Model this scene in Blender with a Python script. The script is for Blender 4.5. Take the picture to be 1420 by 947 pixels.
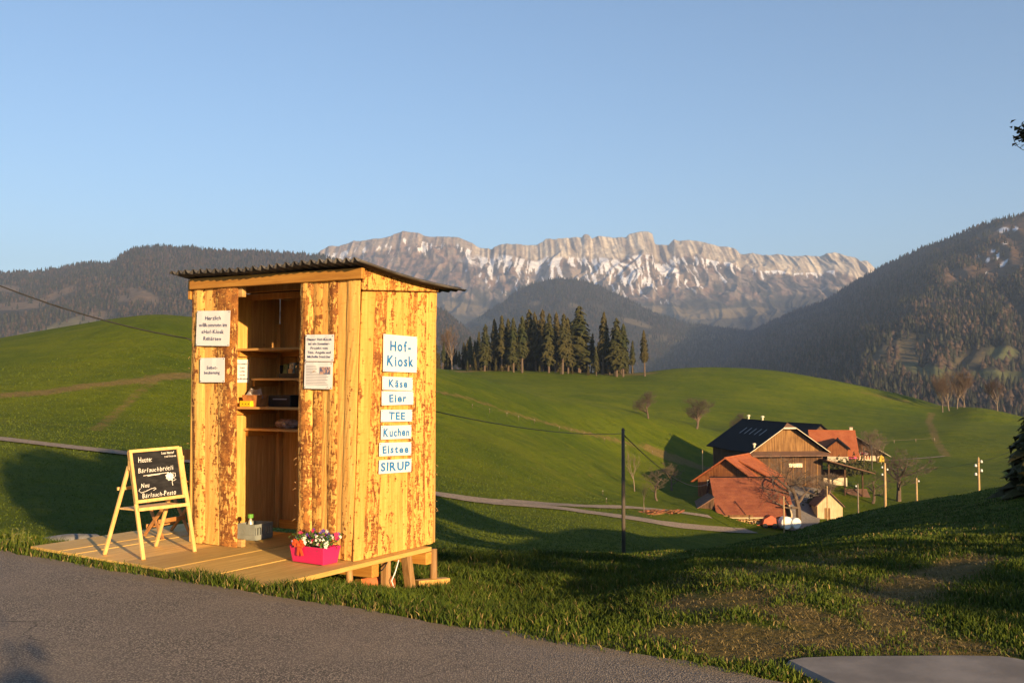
import bpy, math, random
import numpy as np
from mathutils import Matrix, Vector, Quaternion

random.seed(7)
RNG = np.random.default_rng(11)
SC = bpy.context.scene
COL = SC.collection
for o in list(bpy.data.objects):
    bpy.data.objects.remove(o)

# ------------------------------------------------------------------ camera
FPX, HORIZON, CX, CY, EYE = 1380.0, 535.0, 710.0, 473.5, 1.6
PITCH = math.atan((HORIZON - CY) / FPX)
cd = bpy.data.cameras.new('camera')
cd.sensor_width = 36.0
cd.lens = 36.0 * FPX / 1420.0
cd.clip_start = 0.1
cd.clip_end = 30000
cam = bpy.data.objects.new('camera', cd)
cam.location = (0, 0, EYE)
cam.rotation_euler = (math.pi / 2 + PITCH, 0, 0)
COL.objects.link(cam)
SC.camera = cam

# ------------------------------------------------------------------ sky and sun
SUN_EL = math.radians(11.0)
SUN_AZ = math.atan2(0.53, -0.85)          # clockwise from +Y: behind the camera to the right
w = bpy.data.worlds.new('World')
SC.world = w
w.use_nodes = True
nt = w.node_tree
sky = nt.nodes.new('ShaderNodeTexSky')
sky.sky_type = 'NISHITA'
sky.sun_disc = False
sky.sun_elevation = SUN_EL
sky.sun_rotation = SUN_AZ
sky.altitude = 900
sky.air_density = 1.0
sky.dust_density = 1.0
sky.ozone_density = 2.6
bg = nt.nodes['Background']
bg.inputs[1].default_value = 0.1
nt.links.new(sky.outputs[0], bg.inputs[0])
sl = bpy.data.lights.new('sun', 'SUN')
sl.energy = 5.0
sl.angle = math.radians(0.5)
sl.color = (1.0, 0.68, 0.35)
so = bpy.data.objects.new('sun', sl)
sdir = Vector((math.sin(SUN_AZ) * math.cos(SUN_EL), math.cos(SUN_AZ) * math.cos(SUN_EL), math.sin(SUN_EL)))
so.rotation_euler = (-sdir).to_track_quat('-Z', 'Y').to_euler()
so.location = (30, -40, 60)
COL.objects.link(so)
SC.view_settings.view_transform = 'Standard'
SC.view_settings.look = 'None'
SC.view_settings.exposure = 1.08
SC.view_settings.gamma = 1.0
SC.cycles.max_bounces = 6
SC.cycles.diffuse_bounces = 3
SC.cycles.volume_bounces = 0
SC.cycles.use_denoising = True

# ------------------------------------------------------------------ pixel rays (used to measure positions in the photograph)
def ray(px, py):
    x = (px - CX) / FPX
    u = -(py - CY) / FPX
    return Vector((x, math.cos(PITCH) - u * math.sin(PITCH), math.sin(PITCH) + u * math.cos(PITCH)))
EYEV = Vector((0, 0, EYE))
def at(px, py, depth):
    r = ray(px, py)
    return EYEV + r * (depth / r.y)
def zat(py, depth):
    return at(CX, py, depth).z

# ------------------------------------------------------------------ noise
def _h(ix, iy, seed):
    n = (ix.astype(np.int64) * 374761393 + iy.astype(np.int64) * 668265263 + seed * 1442695041) & 0xffffffff
    n = ((n ^ (n >> 13)) * 1274126177) & 0xffffffff
    n = (n ^ (n >> 16)) & 0xffff
    return n / 65535.0
def vnoise(x, y, seed=0):
    x = np.asarray(x, float); y = np.asarray(y, float)
    ix = np.floor(x); iy = np.floor(y)
    fx = x - ix; fy = y - iy
    fx = fx * fx * (3 - 2 * fx); fy = fy * fy * (3 - 2 * fy)
    a = _h(ix, iy, seed); b = _h(ix + 1, iy, seed); c = _h(ix, iy + 1, seed); d = _h(ix + 1, iy + 1, seed)
    return (a * (1 - fx) + b * fx) * (1 - fy) + (c * (1 - fx) + d * fx) * fy
def fbm(x, y, seed=0, octs=4, gain=0.5):
    s = 0; a = 1; t = 0
    for k in range(octs):
        s = s + a * vnoise(x * 2 ** k, y * 2 ** k, seed + k * 17); t += a; a *= gain
    return s / t
def sstep(a, b, x):
    t = np.clip((x - a) / (b - a), 0, 1)
    return t * t * (3 - 2 * t)

# ------------------------------------------------------------------ objects
def tag(o, label=None, cat=None, group=None, kind=None):
    if label: o['label'] = label
    if cat: o['category'] = cat
    if group: o['group'] = group
    if kind: o['kind'] = kind
    return o
def empty(name, loc=(0, 0, 0), rz=0, label=None, cat=None, group=None):
    o = bpy.data.objects.new(name, None)
    o.location = loc
    o.rotation_euler = (0, 0, rz)
    o.empty_display_size = 0.2
    COL.objects.link(o)
    return tag(o, label, cat, group)
def link(name, mesh, parent=None):
    o = bpy.data.objects.new(name, mesh)
    COL.objects.link(o)
    if parent is not None: o.parent = parent
    return o
def kids(o):
    return [c for c in bpy.data.objects if c.parent == o]
def copy_tree(o, label=None, group=None):
    c = o.copy(); COL.objects.link(c)
    for ch in o.children:
        d = ch.copy(); COL.objects.link(d); d.parent = c
        for g in ch.children:
            e = g.copy(); COL.objects.link(e); e.parent = d
    return tag(c, label, None, group)

class MB:
    def __init__(s):
        s.v = []; s.f = []; s.attr = []
    def add(s, vs, fs):
        n = len(s.v)
        s.v += [tuple(p) for p in vs]
        s.f += [tuple(n + i for i in q) for q in fs]
        return s
    def box(s, c, d, M=None):
        x, y, z = d[0] / 2, d[1] / 2, d[2] / 2
        vs = [Vector((i * x, j * y, k * z)) for k in (-1, 1) for j in (-1, 1) for i in (-1, 1)]
        if M is not None: vs = [M @ p for p in vs]
        vs = [p + Vector(c) for p in vs]
        return s.add(vs, [(0, 2, 3, 1), (4, 5, 7, 6), (0, 1, 5, 4), (2, 6, 7, 3), (0, 4, 6, 2), (1, 3, 7, 5)])
    def bx(s, a, b):
        return s.box([(p + q) / 2 for p, q in zip(a, b)], [abs(q - p) for p, q in zip(a, b)])
    def bar(s, a, b, wd, th, up=(0, 0, 1)):
        a = Vector(a); b = Vector(b); d = (b - a)
        L = d.length; d.normalize()
        x = d.cross(Vector(up))
        if x.length < 1e-4: x = Vector((1, 0, 0))
        x.normalize(); y = x.cross(d)
        M = Matrix((x, d, y)).transposed()
        return s.box((a + b) / 2, (wd, L, th), M)
    def prism(s, poly, ext):
        n = len(poly); e = Vector(ext)
        vs = [Vector(p) for p in poly] + [Vector(p) + e for p in poly]
        fs = [tuple(range(n - 1, -1, -1)), tuple(range(n, 2 * n))] + [(i, (i + 1) % n, n + (i + 1) % n, n + i) for i in range(n)]
        return s.add(vs, fs)
    def tube(s, pts, rad, n=6, cap=True):
        pts = [Vector(p) for p in pts]
        if not hasattr(rad, '__len__'): rad = [rad] * len(pts)
        rings = []
        px_ = None
        for i, p in enumerate(pts):
            d = (pts[min(i + 1, len(pts) - 1)] - pts[max(i - 1, 0)])
            if d.length < 1e-9: d = Vector((0, 0, 1))
            d.normalize()
            if px_ is None:
                px_ = d.cross(Vector((0.31, 0.95, 0.05)))
                if px_.length < 0.1: px_ = d.cross(Vector((1, 0, 0)))
            px_ = px_ - d * px_.dot(d); px_.normalize()
            q = d.cross(px_)
            rings.append([p + (px_ * math.cos(2 * math.pi * k / n) + q * math.sin(2 * math.pi * k / n)) * rad[i] for k in range(n)])
        vs = [p for r in rings for p in r]
        fs = [(i * n + k, i * n + (k + 1) % n, (i + 1) * n + (k + 1) % n, (i + 1) * n + k) for i in range(len(pts) - 1) for k in range(n)]
        if cap:
            fs += [tuple(range(n - 1, -1, -1)), tuple((len(pts) - 1) * n + k for k in range(n))]
        return s.add(vs, fs)
    def lathe(s, prof, c=(0, 0, 0), n=12):
        c = Vector(c)
        vs = [c + Vector((r * math.cos(2 * math.pi * k / n), r * math.sin(2 * math.pi * k / n), z)) for r, z in prof for k in range(n)]
        fs = [(i * n + k, i * n + (k + 1) % n, (i + 1) * n + (k + 1) % n, (i + 1) * n + k) for i in range(len(prof) - 1) for k in range(n)]
        fs += [tuple(range(n - 1, -1, -1)), tuple((len(prof) - 1) * n + k for k in range(n))]
        return s.add(vs, fs)
    def mesh(s, name, mat, smooth=False):
        me = bpy.data.meshes.new(name)
        me.from_pydata(s.v, [], s.f)
        if mat is not None: me.materials.append(mat)
        if smooth: me.polygons.foreach_set('use_smooth', [True] * len(me.polygons))
        me.update()
        return me
    def build(s, name, mat, parent=None, smooth=False, bevel=0):
        o = link(name, s.mesh(name, mat, smooth), parent)
        if bevel:
            b = o.modifiers.new('bevel', 'BEVEL'); b.width = bevel; b.segments = 1
        return o

def big_mesh(name, V, F, mat, attrs=None, smooth=False):
    """numpy verts (n,3) and faces (m,k) with optional float / colour point attributes"""
    me = bpy.data.meshes.new(name)
    V = np.ascontiguousarray(V, dtype=np.float32); F = np.ascontiguousarray(F, dtype=np.int32)
    k = F.shape[1]
    me.vertices.add(len(V)); me.vertices.foreach_set('co', V.ravel())
    me.loops.add(F.size); me.loops.foreach_set('vertex_index', F.ravel())
    me.polygons.add(len(F))
    me.polygons.foreach_set('loop_start', np.arange(0, F.size, k, dtype=np.int32))
    me.polygons.foreach_set('loop_total', np.full(len(F), k, dtype=np.int32))
    if smooth: me.polygons.foreach_set('use_smooth', np.ones(len(F), dtype=bool))
    me.update(calc_edges=True)
    for an, av in (attrs or {}).items():
        av = np.asarray(av, dtype=np.float32)
        if av.ndim == 1:
            a = me.attributes.new(an, 'FLOAT', 'POINT'); a.data.foreach_set('value', av)
        else:
            a = me.attributes.new(an, 'FLOAT_COLOR', 'POINT')
            a.data.foreach_set('color', np.concatenate([av, np.ones((len(av), 1), np.float32)], 1).ravel())
    me.materials.append(mat)
    return me
def grid_faces(nr, nc):
    i = np.arange(nr - 1)[:, None] * nc + np.arange(nc - 1)[None, :]
    return np.stack([i, i + 1, i + nc + 1, i + nc], -1).reshape(-1, 4)

# ------------------------------------------------------------------ materials
class NT:
    def __init__(s, name, rough=0.8, spec=0.25):
        s.m = bpy.data.materials.new(name); s.m.use_nodes = True
        s.t = s.m.node_tree; s.b = s.t.nodes['Principled BSDF']
        s.b.inputs['Roughness'].default_value = rough
        s.b.inputs['Specular IOR Level'].default_value = spec
    def n(s, typ, **kw):
        q = s.t.nodes.new('ShaderNode' + typ)
        for k, v in kw.items(): setattr(q, k, v)
        return q
    def set(s, sock, v):
        if isinstance(v, bpy.types.NodeSocket): s.t.links.new(v, sock)
        elif isinstance(v, (tuple, list)) and len(v) == 3 and sock.type == 'RGBA': sock.default_value = (*v, 1)
        else: sock.default_value = v
    def coord(s, kind='Object', scale=(1, 1, 1)):
        c = s.n('TexCoord'); m = s.n('Mapping')
        m.inputs['Scale'].default_value = scale
        s.t.links.new(c.outputs[kind], m.inputs['Vector'])
        return m.outputs[0]
    def geo(s, scale=(1, 1, 1)):
        c = s.n('NewGeometry'); m = s.n('Mapping')
        m.inputs['Scale'].default_value = scale
        s.t.links.new(c.outputs['Position'], m.inputs['Vector'])
        return m.outputs[0]
    def noise(s, vec, scale, detail=4, rough=0.55, dist=0.0):
        q = s.n('TexNoise')
        s.set(q.inputs['Vector'], vec); q.inputs['Scale'].default_value = scale
        q.inputs['Detail'].default_value = detail; q.inputs['Roughness'].default_value = rough
        q.inputs['Distortion'].default_value = dist
        return q.outputs['Fac']
    def voro(s, vec, scale, feature='F1', out='Distance'):
        q = s.n('TexVoronoi', feature=feature); s.set(q.inputs['Vector'], vec); q.inputs['Scale'].default_value = scale
        return q.outputs[out]
    def attr(s, name, out='Fac'):
        q = s.n('Attribute'); q.attribute_name = name
        return q.outputs[out]
    def rnd(s):
        return s.n('ObjectInfo').outputs['Random']
    def math(s, op, a, b=0.0, c=0.0):
        q = s.n('Math', operation=op); s.set(q.inputs[0], a); s.set(q.inputs[1], b); s.set(q.inputs[2], c)
        return q.outputs[0]
    def ramp(s, fac, a, b, lo=0.0, hi=1.0):
        q = s.n('MapRange', interpolation_type='SMOOTHSTEP')
        s.set(q.inputs[0], fac); q.inputs[1].default_value = a; q.inputs[2].default_value = b
        q.inputs[3].default_value = lo; q.inputs[4].default_value = hi
        return q.outputs[0]
    def mix(s, fac, a, b, blend='MIX'):
        q = s.n('Mix', data_type='RGBA', blend_type=blend)
        s.set(q.inputs[0], fac); s.set(q.inputs[6], a); s.set(q.inputs[7], b)
        return q.outputs[2]
    def color(s, v): s.set(s.b.inputs['Base Color'], v); return s
    def rough(s, v): s.set(s.b.inputs['Roughness'], v); return s
    def bump(s, h, strength=0.3, dist=0.01):
        q = s.n('Bump'); q.inputs['Strength'].default_value = strength; q.inputs['Distance'].default_value = dist
        s.set(q.inputs['Height'], h); s.t.links.new(q.outputs[0], s.b.inputs['Normal'])
        return s

def plain(name, c, rough=0.7, var=0.25, scale=6, spec=0.25, bump=0.15, coords='Object'):
    k = NT(name, rough, spec)
    v = k.coord(coords)
    n1 = k.noise(v, scale, 5)
    c2 = tuple(x * (1 - var) for x in c); c1 = tuple(min(1, x * (1 + var * 0.6)) for x in c)
    k.color(k.mix(k.ramp(n1, 0.3, 0.7), c2, c1))
    if bump: k.bump(k.noise(v, scale * 5, 4), bump, 0.01)
    return k.m

def wood(name, c, dark, axis='z', scale=1.0, rough=0.65, var=0.3, per_obj=0.25):
    """sawn timber, grain along one axis, knots, each piece a shade of its own"""
    k = NT(name, rough, 0.3)
    st = {'z': (14, 14, 0.9), 'y': (14, 0.9, 14), 'x': (0.9, 14, 14)}[axis]
    st = tuple(q * scale for q in st)
    c0 = k.n('TexCoord'); r = k.rnd()
    off = k.n('VectorMath', operation='ADD'); k.t.links.new(c0.outputs['Object'], off.inputs[0])
    cmb = k.n('CombineXYZ'); k.set(cmb.inputs[0], k.math('MULTIPLY', r, 37.0)); k.set(cmb.inputs[1], k.math('MULTIPLY', r, 91.0)); k.set(cmb.inputs[2], k.math('MULTIPLY', r, 53.0))
    k.t.links.new(cmb.outputs[0], off.inputs[1])
    mp = k.n('Mapping'); mp.inputs['Scale'].default_value = st; k.t.links.new(off.outputs[0], mp.inputs[0])
    g = k.noise(mp.outputs[0], 1.6, 6, 0.6, 0.6)
    f = k.noise(mp.outputs[0], 6.0, 4, 0.6)
    kn = k.ramp(k.voro(off.outputs[0], 3.5 * scale), 0.03, 0.09, 1.0, 0.0)
    base = k.mix(k.ramp(g, 0.35, 0.7), dark, c)
    base = k.mix(k.math('MULTIPLY', k.ramp(f, 0.35, 0.65), var), base, tuple(q * 0.55 for q in dark))
    base = k.mix(k.math('MULTIPLY', kn, 0.6), base, tuple(q * 0.4 for q in dark))
    sh = k.math('ADD', 1.0 - per_obj, k.math('MULTIPLY', r, per_obj * 1.5))
    cc = k.n('CombineColor'); 
    for i in range(3): k.set(cc.inputs[i], sh)
    base = k.mix(1.0, base, cc.outputs[0], 'MULTIPLY')
    k.color(base).bump(k.math('ADD', g, k.math('MULTIPLY', f, 0.5)), 0.25, 0.004)
    return k.m

M = {}
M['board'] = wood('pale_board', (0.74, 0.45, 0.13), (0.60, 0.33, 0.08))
M['beam'] = wood('beam_wood', (0.58, 0.29, 0.055), (0.45, 0.20, 0.035), axis='x')
M['beam_y'] = wood('beam_wood_depth', (0.58, 0.29, 0.055), (0.45, 0.20, 0.035), axis='y')
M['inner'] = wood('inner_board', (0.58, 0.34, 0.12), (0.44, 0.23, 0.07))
M['shelf'] = wood('shelf_board', (0.62, 0.38, 0.14), (0.5, 0.28, 0.09), axis='x')
M['deck'] = wood('deck_board', (0.74, 0.49, 0.15), (0.60, 0.37, 0.095), axis='y', var=0.35)
M['easel'] = wood('easel_wood', (0.78, 0.51, 0.20), (0.66, 0.40, 0.13), var=0.15, per_obj=0.12)
M['chair'] = wood('chair_wood', (0.52, 0.25, 0.08), (0.4, 0.17, 0.05), var=0.15)
M['log'] = wood('log_wood', (0.48, 0.29, 0.12), (0.32, 0.17, 0.06))

def bark_material():
    """slab board: pale sapwood showing between patches of reddish bark; the attribute bark says how much"""
    k = NT('slab_board', 0.75, 0.25)
    c0 = k.n('TexCoord'); r = k.rnd()
    off = k.n('VectorMath', operation='ADD'); k.t.links.new(c0.outputs['Object'], off.inputs[0])
    cmb = k.n('CombineXYZ')
    for i, m_ in enumerate((31.0, 77.0, 53.0)): k.set(cmb.inputs[i], k.math('MULTIPLY', r, m_))
    k.t.links.new(cmb.outputs[0], off.inputs[1])
    P = off.outputs[0]
    def mp(sc):
        q = k.n('Mapping'); q.inputs['Scale'].default_value = sc; k.t.links.new(P, q.inputs[0]); return q.outputs[0]
    g = k.noise(mp((16, 16, 1.1)), 1.5, 6, 0.6, 0.5)
    big = k.noise(mp((27, 27, 11)), 1.0, 4, 0.6, 0.6); band = k.noise(mp((11, 11, 1.1)), 1.0, 3, 0.55, 0.3)
    tick = k.noise(mp((8, 8, 40)), 1.0, 5, 0.65, 0.3)
    fine = k.noise(mp((40, 40, 60)), 1.0, 4, 0.6)
    tone = k.noise(mp((6, 6, 9)), 1.0, 4, 0.6)
    wd = k.mix(k.ramp(g, 0.3, 0.7), (0.62, 0.31, 0.068), (0.77, 0.44, 0.115))
    wd = k.mix(k.math('MULTIPLY', k.ramp(tick, 0.54, 0.68), 0.4), wd, (0.50, 0.23, 0.04))
    wd = k.mix(k.math('MULTIPLY', k.ramp(k.voro(P, 5.0), 0.02, 0.06, 1.0, 0.0), 0.7), wd, (0.22, 0.09, 0.02))
    sh = k.math('ADD', 0.86, k.math('MULTIPLY', r, 0.26)); cc = k.n('CombineColor')
    for i in range(3): k.set(cc.inputs[i], k.math('POWER', sh, 1.0 + 0.35 * i))
    wd = k.mix(1.0, wd, cc.outputs[0], 'MULTIPLY')
    mval = k.math('ADD', k.math('ADD', k.math('MULTIPLY', big, 1.1), k.math('MULTIPLY', tick, 0.5)), k.math('ADD', k.math('MULTIPLY', fine, 0.3), k.math('MULTIPLY', band, 0.7)))
    mval = k.math('ADD', mval, k.math('MULTIPLY', k.attr('bark'), 0.38))
    mask = k.ramp(mval, 1.53, 1.60)
    bk = k.mix(k.ramp(tone, 0.35, 0.65), (0.20, 0.07, 0.018), (0.46, 0.19, 0.04))
    bk = k.mix(k.math('MULTIPLY', k.ramp(fine, 0.5, 0.62), 0.6), bk, (0.09, 0.032, 0.012))
    k.color(k.mix(mask, wd, bk))
    k.bump(k.math('ADD', k.math('MULTIPLY', mask, 0.8), k.math('ADD', k.math('MULTIPLY', fine, 0.5), k.math('MULTIPLY', tick, 0.5))), 0.7, 0.008)
    return k.m
M['slab'] = bark_material()

def terrain_material():
    k = NT('meadow', 0.9, 0.1)
    p = k.geo()
    big = k.noise(p, 0.03, 5, 0.6, 0.4)
    st = k.noise(k.geo((0.05, 0.30, 0.2)), 1.0, 4, 0.6, 0.6)
    mid = k.noise(p, 0.30, 6, 0.65)
    fine = k.noise(p, 3.0, 6, 0.75)
    gr = k.mix(k.ramp(big, 0.3, 0.7), (0.062, 0.094, 0.002), (0.116, 0.142, 0.003))
    gr = k.mix(k.math('MULTIPLY', k.ramp(st, 0.45, 0.7), 0.5), gr, (0.140, 0.148, 0.005))
    gr = k.mix(k.math('MULTIPLY', k.ramp(mid, 0.45, 0.7), 0.5), gr, (0.046, 0.074, 0.003))
    gr = k.mix(k.math('MULTIPLY', k.ramp(fine, 0.48, 0.68), 0.65), gr, (0.034, 0.056, 0.004))
    gr = k.mix(k.math('MULTIPLY', k.ramp(k.noise(p, 1.1, 5, 0.75), 0.62, 0.74), 0.4), gr, (0.17, 0.145, 0.035))
    di = k.attr('dirt')
    dm = k.ramp(k.math('ADD', di, k.math('MULTIPLY', k.math('SUBTRACT', k.noise(p, 0.9, 6, 0.7), 0.5), 1.3)), 0.25, 0.75)
    dcol = k.mix(k.ramp(fine, 0.3, 0.7), (0.13, 0.085, 0.030), (0.25, 0.165, 0.065))
    gr = k.mix(k.math('MULTIPLY', dm, 0.75), gr, dcol)
    k.color(gr).bump(k.math('ADD', fine, k.math('MULTIPLY', mid, 2.6)), 1.0, 0.32)
    return k.m
M['meadow'] = terrain_material()

def asphalt():
    k = NT('asphalt', 0.75, 0.35)
    p = k.geo()
    v = k.voro(p, 88.0); cell = k.voro(p, 88.0, out='Color')
    sep = k.n('SeparateColor'); k.t.links.new(cell, sep.inputs[0])
    n1 = k.noise(p, 1.3, 5, 0.6); n2 = k.noise(p, 260, 3)
    c = k.mix(k.ramp(sep.outputs[0], 0.1, 0.9), (0.27, 0.225, 0.175), (0.54, 0.445, 0.34))
    c = k.mix(k.ramp(v, 0.30, 0.55), c, (0.10, 0.086, 0.072))
    c = k.mix(k.math('MULTIPLY', k.ramp(n1, 0.35, 0.7), 0.35), c, (0.27, 0.22, 0.175))
    c = k.mix(k.math('MULTIPLY', k.ramp(sep.outputs[1], 0.93, 0.97), 0.6), c, (0.42, 0.36, 0.28))
    vo = k.n('TexVoronoi', feature='DISTANCE_TO_EDGE'); wv_ = k.n('Vector''Math', operation='ADD'); nz_ = k.n('TexNoise'); k.set(nz_.inputs['Vector'], p); nz_.inputs['Scale'].default_value = 2.5; k.t.links.new(p, wv_.inputs[0]); k.t.links.new(nz_.outputs['Color'], wv_.inputs[1]); k.t.links.new(wv_.outputs[0], vo.inputs['Vector']); vo.inputs['Scale'].default_value = 0.32
    crack = k.math('MULTIPLY', k.ramp(vo.outputs['Distance'], 0.0015, 0.005, 1.0, 0.0), k.ramp(n1, 0.50, 0.62))
    c = k.mix(k.math('MULTIPLY', crack, 0.75), c, (0.03, 0.026, 0.022))
    ac = k.attr('across'); cx_ = k.n('CombineXYZ'); k.set(cx_.inputs[0], ac); lane = k.noise(cx_.outputs[0], 1.1, 2)
    c = k.mix(k.math('MULTIPLY', k.ramp(lane, 0.4, 0.65), 0.35), c, (0.19, 0.16, 0.13))
    ed = k.math('ADD', k.ramp(ac, -0.55, 0.05), k.math('MULTIPLY', k.math('SUBTRACT', k.noise(p, 3.0, 6, 0.7), 0.5), 1.4))
    c = k.mix(k.math('MULTIPLY', k.ramp(ed, 0.55, 1.0), 0.75), c, k.mix(k.ramp(n2, 0.35, 0.65), (0.13, 0.095, 0.055), (0.33, 0.25, 0.15)))
    gw = k.noise(k.geo((0.9, 1.4, 1)), 0.8, 6, 0.7)
    c = k.mix(k.math('MULTIPLY', k.ramp(gw, 0.5, 0.7), 0.3), c, (0.33, 0.27, 0.20))
    k.color(c).bump(k.math('ADD', k.math('MULTIPLY', v, -1.0), k.math('MULTIPLY', n2, 0.4)), 1.0, 0.02)
    return k.m
M['asphalt'] = asphalt()
M['gravel'] = plain('gravel', (0.25, 0.195, 0.14), 0.9, 0.3, 3.0, coords='Object')
M['concrete'] = plain('concrete', (0.21, 0.19, 0.17), 0.85, 0.25, 3.0, bump=0.25)

def vcol(name, rough=0.85, fine_scale=0.05, fine_amt=0.35, bumpd=0.0, spec=0.1):
    k = NT(name, rough, spec)
    p = k.geo()
    n1 = k.noise(p, fine_scale, 6, 0.65)
    c = k.attr('Col', 'Color')
    d = k.mix(1.0, c, tuple([1 - fine_amt] * 3), 'MULTIPLY')
    k.color(k.mix(k.ramp(n1, 0.3, 0.7), d, c))
    if bumpd: k.bump(n1, 0.8, bumpd)
    return k.m
M['mountain'] = vcol('mountain_ground', 0.95, 0.03, 0.35, 9.0)
M['far_trees'] = vcol('far_forest', 0.95, 0.3, 0.4)
M['blade'] = vcol('grass_blade', 0.7, 2.0, 0.25, spec=0.2)
M['white_paint'] = plain('white_paint', (0.72, 0.70, 0.66), 0.6, 0.08, 3, bump=0.05)
M['paper'] = plain('paper', (0.70, 0.68, 0.66), 0.8, 0.04, 3, bump=0.03)
M['ink_blue'] = plain('blue_lettering', (0.025, 0.17, 0.44), 0.6, 0.1, 8, bump=0)
M['ink_dark'] = plain('dark_blue_ink', (0.045, 0.055, 0.15), 0.7, 0.1, 8, bump=0)
M['ink_grey'] = plain('grey_print', (0.30, 0.29, 0.30), 0.8, 0.1, 8, bump=0)
M['black_metal'] = plain('black_metal', (0.02, 0.02, 0.022), 0.5, 0.2, 5)
# ------------------------------------------------------------------ terrain
EDGE0 = Vector((-4.944, 9.690)); EN = Vector((0.549, 0.836)); EDIR = Vector((0.836, -0.549))   # road edge line and its normal
def road_s(x, y):
    return (x - EDGE0.x) * EN.x + (y - EDGE0.y) * EN.y

def pxd(lst):            # pixel column, depth, pixel row -> azimuth, range, height
    out = []
    for px, d, py in lst:
        t = (px - CX) / FPX
        out.append((math.atan(t), d * math.hypot(1, t), zat(py, d)))
    return out
R_ = math.radians
def outside(*q): return [(R_(a), r, z) for a, r, z in q]
def c1_line():
    out = []
    for a in range(-180, 181, 4):
        n = EN.x * math.sin(R_(a)) + EN.y * math.cos(R_(a))
        r = 5.389 / n if n > 0.13 else 41.0
        out.append((R_(a), min(r, 41.0), 0.0))
    for px in range(-60, 1500, 60):
        t = (px - CX) / FPX
        a = math.atan(t); out.append((a, 5.389 / (EN.x * math.sin(a) + EN.y * math.cos(a)), 0.0))
    return sorted(out)
C1 = c1_line()
C2 = [(a, r + (1.7 / max(0.3, EN.x * math.sin(a) + EN.y * math.cos(a)) if r < 40 else 3), float(np.interp(a, [-0.75, -0.55, -0.02, 0.10, 0.20, 0.5, 1.0], [0, -0.33, -0.33, -0.17, 0.03, 0.04, 0.03]))) for a, r, z in C1]
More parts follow.
